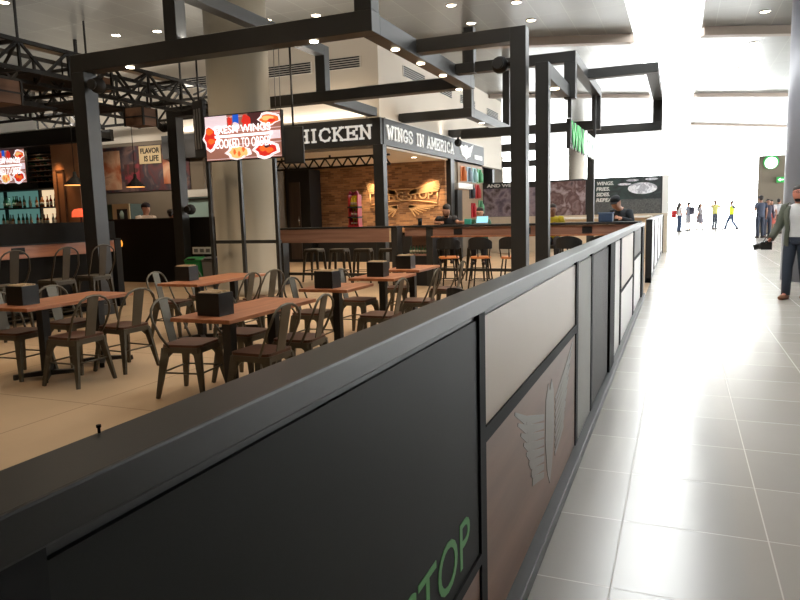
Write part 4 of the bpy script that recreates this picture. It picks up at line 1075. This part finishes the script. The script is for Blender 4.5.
mb.box(5.16, 5.2, y, y+.01, 2.62, 2.82); mb.box(5.28, 5.32, y, y+.01, 2.62, 2.82); mb.box(5.16, 5.32, y, y+.01, 2.79, 2.82)
mb.build('pictogram', 'sign_lit', ex)

# ================================================================== PEOPLE
SKIN = {k: plain('skin_'+k, c, .5, 0, .05) for k, c in (('light', (206, 156, 132)), ('tan', (196, 144, 118)), ('red', (200, 124, 102)), ('brown', (148, 104, 82)))}
def cloth(c): 
    k = 'cloth_%d_%d_%d' % c
    if k not in M: M[k] = plain(k, c, .8, 0, .1, 14)
    return M[k]
HAIR = plain('hair_dark', (40, 32, 28), .6, 0, .2, 30)
STAND = dict(pelvis=(0,0,.95), waist=(0,0,1.08), chest=(0,.005,1.28), neck=(0,-.01,1.47), jaw=(0,.025,1.545), head=(0,.02,1.635), crown=(0,.01,1.69),
    shR=(.175,-.01,1.415), elR=(.235,-.03,1.13), wrR=(.25,.06,.89), shL=(-.175,-.01,1.415), elL=(-.235,-.03,1.13), wrL=(-.25,.06,.89),
    hipR=(.09,0,.91), knR=(.1,.02,.5), anR=(.1,-.03,.09), toR=(.115,.13,.035), hipL=(-.09,0,.91), knL=(-.1,.02,.5), anL=(-.1,-.03,.09), toL=(-.115,.13,.035))
SIT = dict(hipR=(.1,.05,.9), knR=(.12,.45,.9), anR=(.12,.4,.47), toR=(.13,.54,.42), hipL=(-.1,.05,.9), knL=(-.12,.45,.9), anL=(-.12,.4,.47), toL=(-.13,.54,.42))
def shift(J, names, d):
    for n in names: J[n] = tuple(a+b for a, b in zip(J[n], d))
UP = ('waist', 'chest', 'neck', 'jaw', 'head', 'crown', 'shR', 'elR', 'wrR', 'shL', 'elL', 'wrL')
HD = ('jaw', 'head', 'crown')
def person(label, loc, rz, J=None, height=1.74, skin='light', shirt=(200,200,200), sleeve='short', pants=(50,54,66), shorts=False, skirt=None, shoes=(50,40,36),
           hair='short', jacket=None, vest=None, beard=False, glasses=False, cap=None, curl=.5, group=None, headyaw=0, apron=None):
    t = T('person', label, 'person', (0,0,0), 0, group)
    P = dict(STAND); P.update(J or {}); s = height/1.74
    P = {k: V(v)*s for k, v in P.items()}
    up = (P['crown']-P['jaw']).normalized()
    lat = (P['shR']-P['shL']).normalized(); fwd = up.cross(lat).normalized()
    q = Matrix.Rotation(headyaw, 3, up); hf = q @ fwd; hl = q @ lat
    vs, es, rad = [], [], []
    def add(p, r, prev=None):
        vs.append(tuple(p)); rad.append(r*s if not isinstance(r, tuple) else (r[0]*s, r[1]*s))
        if prev is not None: es.append((prev, len(vs)-1))
        return len(vs)-1
    root = add(P['pelvis'], .11); w = add(P['waist'], .1, root); c = add(P['chest'], .115, w); n = add(P['neck'], .055, c)
    j = add(P['jaw'], .07, n); h = add(P['head'], .096, j); cr = add(P['crown'], .066, h)
    add(P['jaw']*.35+P['head']*.65+hf*.098*s, .014, h)                                   # nose
    for sg in (1, -1): add(P['head']*.8+P['jaw']*.2+hl*sg*.088*s, .014, h)                  # ears
    for S_ in 'RL':
        a = add(P['sh'+S_], .058, c); b = add(P['el'+S_], .043, a); wr = add(P['wr'+S_], .03, b)
        d = (P['wr'+S_]-P['el'+S_]).normalized()
        cd_ = V(fwd)*1.0; cd_ = (cd_-d*cd_.dot(d)); cd_ = cd_.normalized() if cd_.length > .2 else (V((0,0,-1))-d*d.dot(V((0,0,-1)))).normalized()
        sd = d.cross(cd_)
        pl = add(P['wr'+S_]+d*.05*s, .03, wr)
        for k, L in enumerate((.062, .074, .07, .056)):                                  # four fingers
            o = P['wr'+S_]+d*.09*s+cd_*(.028-.019*k)*s
            bend = sd*(1 if S_ == 'R' else -1)
            f0 = add(o, .0105, pl); f1 = add(o+(d*(1-curl*.4)+bend*curl*.5)*L*.55*s, .009, f0); add(o+(d*(1-curl)+bend*curl*1.0)*L*1.0*s, .0075, f1)
        o = P['wr'+S_]+d*.035*s+cd_*.035*s
        th = add(o, .0115, pl); add(o+(d*.8+cd_*.6)*.045*s, .009, th)
        hp = add(P['hip'+S_], .088, root); kn = add(P['kn'+S_], .055, hp); an = add(P['an'+S_], .036, kn); add(P['to'+S_], .03, an)
    me = bpy.data.meshes.new('b'); me.from_pydata(vs, es, []); me.update()
    ob = bpy.data.objects.new('b', me); COL.objects.link(ob)
    md = ob.modifiers.new('s', 'SKIN'); md.use_smooth_shade = True
    sv = me.skin_vertices[0].data
    for i, r in enumerate(rad):
        sv[i].radius = (r, r) if not isinstance(r, tuple) else r; sv[i].use_root = (i == 0)
    ss = ob.modifiers.new('ss', 'SUBSURF'); ss.levels = ss.render_levels = 2 if height > 0 and loc[1] < 20 else 1
    dg = bpy.context.evaluated_depsgraph_get(); dg.update()
    bm_ = bpy.data.meshes.new_from_object(ob.evaluated_get(dg)); bpy.data.objects.remove(ob); bpy.data.meshes.remove(me)
    bm_.materials.clear(); bm_.materials.append(SKIN[skin]); bm_.name = 'body'
    for p in bm_.polygons: p.use_smooth = True
    bo = bpy.data.objects.new('body', bm_); COL.objects.link(bo); bo.parent = t; bo['_w'] = [0,0,0]
    B = lambda mb, nm, m: mb.build(nm, m, t, world=False)
    # torso rings
    def ring(c, d, rx, ry, n=20, a0=0, a1=2*PI, off=0):
        d = V(d).normalized(); l = (lat-d*lat.dot(d)).normalized(); f = d.cross(l)
        full = abs(a1-a0-2*PI) < 1e-6; k = n if full else n-1
        return [c+l*math.cos(a0+(a1-a0)*i/k)*rx*s+f*math.sin(a0+(a1-a0)*i/k)*ry*s for i in range(n)]
    pv, wa, chs, nk = P['pelvis'], P['waist'], P['chest'], P['neck']
    shm = (P['shR']+P['shL'])/2
    def torso(mb, g=0, low=-.05, a0=0, a1=2*PI, top=True, mi=0):
        dsp = (wa-pv).normalized(); du = (nk-chs).normalized()
        kw = dict(a0=a0, a1=a1)
        rs = [ring(pv+dsp*low*s, dsp, .165+g, .125+g, **kw), ring(pv+dsp*.06*s, dsp, .16+g, .12+g, **kw), ring(wa, wa-pv, .15+g, .115+g, **kw), ring((wa+chs)/2, chs-wa, .165+g, .122+g, **kw),
              ring(chs, chs-wa, .18+g, .13+g, **kw), ring(chs*.4+shm*.6, du, .185+g, .115+g, **kw), ring(shm+du*.015*s, du, .165+g, .085+g, **kw)]
        if top: rs.append(ring(nk*.75+shm*.25+du*.01*s, du, .075, .068, **kw))
        return rs
    def sleeves(mb, g, kind, mi=0):
        for S_ in 'RL':
            sh, el, wr = P['sh'+S_], P['el'+S_], P['wr'+S_]
            ins = sh*.75+shm*.25
            if kind == 'short': mb.tube([ins, sh, sh*.4+el*.6], [(.062+g)*s, (.072+g)*s, (.06+g)*s], 14, mi)
            else: mb.tube([ins, sh, sh*.5+el*.5, el, el*.45+wr*.55, wr], [(.062+g)*s, (.071+g)*s, (.06+g)*s, (.054+g)*s, (.046+g)*s, (.04+g)*s], 14, mi)
    mb = MB(); mb.loft(torso(mb)); sleeves(mb, 0, sleeve if not jacket else 'short'); B(mb, 'shirt', cloth(shirt))
    if jacket:
        mb = MB(); rs = torso(mb, .022, -.13, PI*.66, PI*2.34, False)
        R_ = [[mb.bm.verts.new(p) for p in r] for r in rs]
        for a, b in zip(R_, R_[1:]):
            for k in range(len(a)-1): f = mb.bm.faces.new((a[k], a[k+1], b[k+1], b[k])); f.smooth = True
        o = None; sleeves(mb, .012, 'long'); o = B(mb, 'jacket', cloth(jacket))
        sm = o.modifiers.new('solid', 'SOLIDIFY'); sm.thickness = .008
    if vest:
        mb = MB(); mb.loft(torso(mb, .02, -.02, top=False)); B(mb, 'safety_vest', vest)
    if apron:
        mb = MB(); mb.loft(torso(mb, .012, -.02, top=False)); B(mb, 'apron', cloth(apron))
    if skirt:
        mb = MB(); mb.loft([ring(pv+V((0,0,z*s)), (0,0,1), rx, ry) for z, rx, ry in ((.1,.155,.12), (0,.18,.15), (-.2,.21,.19), (-.42,.25,.22))]); B(mb, 'skirt', cloth(skirt))
    else:
        mb = MB(); dsp = (wa-pv).normalized()
        mb.loft([ring(pv-dsp*.1*s, dsp, .14, .11), ring(pv-dsp*.04*s, dsp, .168, .128), ring(pv+dsp*.05*s, dsp, .158, .118)])
        for S_ in 'RL':
            hp, kn, an = P['hip'+S_], P['kn'+S_], P['an'+S_]
            if shorts: mb.tube([hp*.85+pv*.15, hp*.5+kn*.5, kn], [.1*s, .095*s, .085*s], 16)
            else: mb.tube([hp*.85+pv*.15, hp*.6+kn*.4, kn, kn*.6+an*.4, an+V((0,0,-.02*s))], [.102*s, .092*s, .074*s, .068*s, .062*s], 16)
        B(mb, 'trousers', cloth(pants))
    mb = MB()
    for S_ in 'RL':
        an, to = P['an'+S_], P['to'+S_]; d = to-an; d.z = 0; d.normalize(); dz = V((0,0,1)); l = d.cross(dz)
        def sr(c, rx, rz): return [c+l*math.cos(2*PI*i/12)*rx*s+dz*max(math.sin(2*PI*i/12)*rz, -.03)*s for i in range(12)]
        b = V((an.x, an.y, to.z))
        mb.loft([sr(b-d*.06*s, .03, .05), sr(b, .042, .075), sr(b+d*.09*s, .046, .05), sr(b+d*.17*s, .044, .038), sr(b+d*.215*s, .02, .02)])
    B(mb, 'shoes', cloth(shoes))
    hc = P['head']*.55+P['crown']*.45
    zax = up; rot = Matrix((hl, hf, zax)).transposed().to_euler()
    if hair != 'none':
        mb = MB(); mb.ball(hc-hf*.034*s+zax*.018*s, (.085*s, .088*s, .07*s), 0, 18, rot)
        mb.ball(P['head']-hf*.042*s, (.084*s, .062*s, .08*s), 0, 14, rot)
        if hair == 'long':
            mb.tube([P['head']-hf*.06*s, P['neck']-hf*.08*s, P['neck']*.5+chs*.5-hf*.14*s, chs-hf*.14*s], [.08*s, .085*s, .08*s, .03*s], 12)
        B(mb, 'hair', HAIR)
    if cap:
        mb = MB(); mb.ball(hc+zax*.02*s, (.097*s, .102*s, .078*s), 0, 18, rot)
        a = hc+zax*.0*s+hf*.085*s; mb.prism([a-hl*.07*s, a+hl*.07*s, a+hl*.055*s+hf*.075*s-zax*.012*s, a-hl*.055*s+hf*.075*s-zax*.012*s], zax*.008*s); B(mb, 'cap', cloth(cap))
    mb = MB()
    for sg in (1, -1): mb.ball(P['head']+hl*sg*.032*s+hf*.077*s, (.011*s, .008*s, .008*s), 0, 8, rot)
    B(mb, 'eyes', 'dark')
    mb = MB(); mb.ball(P['jaw']*.85+P['head']*.15+hf*.066*s, (.024*s, .008*s, .007*s), 0, 8, rot); B(mb, 'mouth', cloth((140, 76, 70)))
    if beard:
        mb = MB(); mb.ball(P['jaw']+hf*.012*s-zax*.016*s, (.064*s, .06*s, .042*s), 0, 14, rot); B(mb, 'beard', HAIR)
    if glasses:
        mb = MB()
        for sg in (1, -1):
            o = P['head']+hl*sg*.035*s+hf*.092*s; mb.tube([o+hl*.026*s*math.cos(k*PI/6)+zax*.02*s*math.sin(k*PI/6) for k in range(13)], .003*s, 6)
            mb.bar(o+hl*sg*.026*s, P['head']+hl*sg*.09*s, .005*s, .005*s)
        B(mb, 'glasses', 'dark')
    t.location = loc; t.rotation_euler = (0, 0, rz)
    for k in list(P): P[k] = Matrix.Rotation(rz, 3, 'Z') @ P[k]+V(loc)
    return t, P
def facing(dx, dy): return math.atan2(-dx, dy)
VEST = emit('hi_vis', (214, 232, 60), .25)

# man with a camera at the right
J = dict(elR=(.27,-.02,1.13), wrR=(.33,.16,.93), elL=(-.27,-.05,1.14), wrL=(-.27,.05,.9), knR=(.1,.07,.5), anR=(.1,.1,.09), toR=(.12,.26,.035), knL=(-.1,-.02,.5), anL=(-.1,-.16,.1), toL=(-.11,0,.035))
t, P = person('person in open olive jacket walking at the right edge with a camera', (1.70, 12.08, 0), facing(-.4, -.92), J, 1.77, 'red', (206, 204, 204), 'short', (44, 52, 66), shoes=(122, 76, 50), jacket=(92, 96, 84), beard=True, glasses=True, headyaw=.5)
cm = T('camera', 'black camera with a long lens held in the hand of the walking man', 'camera', tuple(P['wrR']+V((-.02, -.02, -.12))))
o = P['wrR']+V((-.06, -.04, -.1))
MB().box(o.x-.08, o.x+.08, o.y-.045, o.y+.045, o.z-.06, o.z+.06).prism([(o.x-.03, o.y-.03, o.z+.05), (o.x+.03, o.y-.03, o.z+.05), (o.x+.02, o.y-.03, o.z+.08), (o.x-.02, o.y-.03, o.z+.08)], (0, .06, 0)).build('body', 'holder', cm, bevel=.006)
MB().tube([o+V((-.07, 0, -.0)), o+V((-.11, 0, -.01)), o+V((-.11, 0, -.01)), o+V((-.18, 0, -.03))], [.05, .05, .042, .045], 16).build('lens', 'holder', cm)
MB().tube([o+V((.06, 0, .05)), o+V((.1, 0, .14)), o+V((.02, .03, .16)), o+V((-.05, 0, .05))], .006, 6).build('strap', 'dark', cm)

# far walkers
def walk(st=.25, sw=.12): return dict(knR=(.1,st*.6,.5), anR=(.1,st,.09), toR=(.1,st+.15,.05), knL=(-.1,-st*.1,.5), anL=(-.1,-st,.13), toL=(-.1,-st+.14,.05), wrR=(.25,-sw,.9), wrL=(-.25,sw*1.6,.92))
t, P = person('long haired person in white top with a red bag far down the walkway', (-.04, 42.9, 0), facing(.8, .5), None, 1.72, 'tan', (226, 226, 226), 'short', (60, 76, 104), hair='long')
bag = T('shoulder_bag', 'red bag hanging on the leftmost person far down the walkway', 'bag', (-.33, 42.85, .85))
MB().box(-.47, -.2, 42.74, 42.96, .84, 1.26).build('body', 'red', bag, bevel=.03); MB().tube([(-.42, 42.85, 1.24), (-.3, 42.85, 1.44), (-.22, 42.85, 1.24)], .012, 6).build('strap', 'red', bag)
t, P = person('person in shorts with a dark backpack, second from left far down the walkway', (.46, 44.4, 0), facing(-.7, .5), None, 1.73, 'tan', (150, 154, 170), 'short', (176, 178, 186), shorts=True)
bp = T('backpack', 'dark backpack worn by the second person down the walkway', 'bag', (.68, 44.25, 1.0))
MB().loft([[(.66+a*.13, 44.28+b*.16, z) for a, b in ((-1,-.7),(-.7,-1),(.7,-1),(1,-.7),(1,.7),(.7,1),(-.7,1),(-1,.7))] for z in (1.0, 1.05, 1.36, 1.44)]).build('body', cloth((62, 62, 76)), bp, bevel=.02)
MB().tube([(.66, 44.2, 1.43), (.66, 44.28, 1.48), (.66, 44.36, 1.43)], .012, 6).build('handle', 'dark', bp)
person('person in a grey skirt walking, third from the left down the walkway', (1.1, 44.1, 0), facing(.9, -.3), walk(.22), 1.62, 'tan', (150, 146, 150), 'short', skirt=(124, 120, 132), hair='long')
person('person in a yellow safety vest and wide dark trousers with arms stretched out', (2.0, 46.5, 0), facing(.6, -.7), dict(elR=(.42,.1,1.36), wrR=(.62,.22,1.4), elL=(-.4,.1,1.3), wrL=(-.55,.2,1.24)), 1.82, 'brown', (170, 150, 90), 'short', (66, 72, 86), vest=cloth((190, 186, 112)))
person('person in a bright yellow safety vest and blue trousers walking down the walkway', (2.85, 45.1, 0), facing(-.9, -.25), dict(walk(.32), elL=(-.4,-.02,1.3), wrL=(-.62,.0,1.34)), 1.74, 'brown', (96, 100, 112), 'long', (74, 90, 124), vest=VEST)
t, P = person('person in dark clothes and cap seen from the side near the far grey wall', (3.3, 33.9, 0), facing(-.3, .9), dict(wrL=(-.36,.2,1.0)), 1.86, 'brown', (60, 66, 84), 'short', (48, 54, 70), cap=(40, 44, 56))
person('person in dark blue beside the person in the cap near the far grey wall', (3.62, 34.3, 0), facing(.2, -.9), None, 1.72, 'brown', (62, 58, 72), 'long', (50, 54, 68), hair='long')
person('person in a white top with reddish skirt standing before the far grey wall', (4.2, 38.4, 0), facing(-.4, -.9), None, 1.7, 'brown', (214, 206, 206), 'short', skirt=(176, 84, 72))
person('person in a pale top, rightmost before the far grey wall', (4.55, 38.6, 0), facing(.5, .8), None, 1.75, 'brown', (204, 206, 210), 'short', (80, 70, 66))

# people at the counter
def sit_at(lean=.12, **kw):
    J = dict(SIT); base = dict(STAND)
    for k in UP: base[k] = (base[k][0], base[k][1]+lean*(base[k][2]-.95)*1.6, base[k][2]-.02*lean*4)
    J.update({k: base[k] for k in UP}); J['pelvis'] = (0, .0, .92); J.update(kw); return J
J = sit_at(.5, elR=(.27,.38,1.28), wrR=(.12,.56,1.29), elL=(-.25,.42,1.28), wrL=(-.4,.62,1.29))
shift(J, HD, (-.03, .06, -.03))
t, P = person('person in a dark grey shirt leaning on the counter before the brick wall', (-4.6, 13.9, .06), facing(.15, -1), J, 1.66, 'tan', (62, 60, 62), 'short', (40, 42, 50), beard=True, headyaw=-.4)
put(st0, 1, (-4.6, 13.95, .04), 0, 'backless metal stool under the person in the dark grey shirt', 'stools behind the long counter')
J = sit_at(.2, elR=(.26,.2,1.2), wrR=(.14,.42,1.27), elL=(-.26,.2,1.2), wrL=(-.14,.42,1.27))
t, P = person('person in a green top working on a laptop at the counter', (-4.0, 14.3, .02), facing(.1, -1), J, 1.58, 'tan', (56, 110, 92), 'short', (40, 42, 50))
put(st0, 1, (-4.1, 14.3, 0), 0, 'backless metal stool under the person with the laptop', 'stools behind the long counter')
t, P = person('person in a yellow shirt seated behind the counter between the posts', (-2.48, 14.5, .02), facing(.05, -1), J, 1.61, 'brown', (206, 190, 50), 'short', (50, 50, 56))
put(st0, 1, (-2.48, 14.5, 0), 0, 'backless metal stool under the person in the yellow shirt', 'stools behind the long counter')
J = sit_at(.35, elR=(.27,.3,1.2), wrR=(.16,.5,1.27), elL=(-.27,.3,1.2), wrL=(-.16,.5,1.27)); shift(J, HD, (0, .04, -.02))
t, P = person('person in black jacket and cap bent over the right counter end', (-.97, 14.3, -.02), facing(-.45, -.9), J, 1.8, 'tan', (36, 42, 48), 'long', (40, 42, 50), cap=(30, 32, 36), headyaw=.3)
put(st0, 1, (-.97, 14.3, 0), 0, 'backless metal stool under the person in the black cap', 'stools behind the long counter')
lp = T('laptop', 'open laptop with a bright screen on the high counter', 'laptop', (-3.75, 13.3, 1.245))
MB().box(-3.86, -3.6, 13.16, 13.36, 1.245, 1.262).build('keyboard_base', 'grey_bin', lp)
MB().prism([(-3.86, 13.36, 1.262), (-3.6, 13.36, 1.262), (-3.6, 13.42, 1.41), (-3.86, 13.42, 1.41)], (0, .012, 0)).build('lid', 'grey_bin', lp)
MB().prism([(-3.85, 13.357, 1.272), (-3.61, 13.357, 1.272), (-3.61, 13.413, 1.402), (-3.85, 13.413, 1.402)], (0, .002, 0)).build('screen', emit('laptop_glow', (150, 220, 240), .45), lp)
tb = tag(MB().box(-4.06, -3.92, 13.2, 13.27, 1.245, 1.36).build('folder', plain('teal_folder', (70, 176, 160), .5), bevel=.01), 'teal folder standing on the high counter beside the laptop', 'folder')
mug = T('cup', 'dark cup on the high counter left of the person in grey', 'cup', (-5.02, 13.2, 1.245)); MB().lathe([(.03, 1.245), (.042, 1.25), (.045, 1.37), (.04, 1.375)], (-5.02, 13.2, 0), 16).build('body', 'holder', mug); MB().lathe([(.046, 1.375), (.046, 1.39), (.03, 1.395)], (-5.02, 13.2, 0), 16).build('lid', 'matte_black', mug)
pc = T('blue_box', 'small blue box on the high counter before the person in the cap', 'box', (-1.3, 13.2, 1.245)); pc.name = 'storage_box'
MB().box(-1.42, -1.16, 13.14, 13.4, 1.245, 1.4).build('body', plain('blue_box', (52, 72, 100), .5), pc, bevel=.02); MB().box(-1.43, -1.15, 13.13, 13.41, 1.4, 1.42).build('lid', plain('blue_lid', (62, 86, 118), .5), pc, bevel=.006)
# kitchen staff behind the partition
person('person in a dark cap and white shirt behind the black partition at the left', (-12.3, 13.15, 0), facing(.9, -.3), None, 1.93, 'tan', (206, 190, 176), 'short', (40, 40, 44), cap=(38, 30, 40))
person('person with dark hair seen from behind next to the white shirted person', (-11.72, 13.4, 0), facing(.2, .95), None, 1.76, 'tan', (60, 54, 54), 'short', (40, 40, 44))

# ================================================================== WORLD
wd = bpy.data.worlds.new('sky'); scene.world = wd; wd.use_nodes = True
bg = wd.node_tree.nodes['Background']; bg.inputs[0].default_value = (1, .99, .97, 1); bg.inputs[1].default_value = 9.0
scene.view_settings.view_transform = 'Standard'; scene.view_settings.look = 'None'; scene.view_settings.exposure = .35; scene.view_settings.gamma = 1
scene.view_settings.use_curve_mapping = False
scene.cycles.max_bounces = 8; scene.cycles.diffuse_bounces = 4; scene.cycles.glossy_bounces = 4; scene.cycles.transparent_max_bounces = 12
scene.cycles.sample_clamp_indirect = 6
scene.cycles.use_denoising = True
# drop leftovers
for o in list(scene.objects):
    if '_w' in o: del o['_w']
for m in list(bpy.data.meshes):
    if m.users == 0: bpy.data.meshes.remove(m)
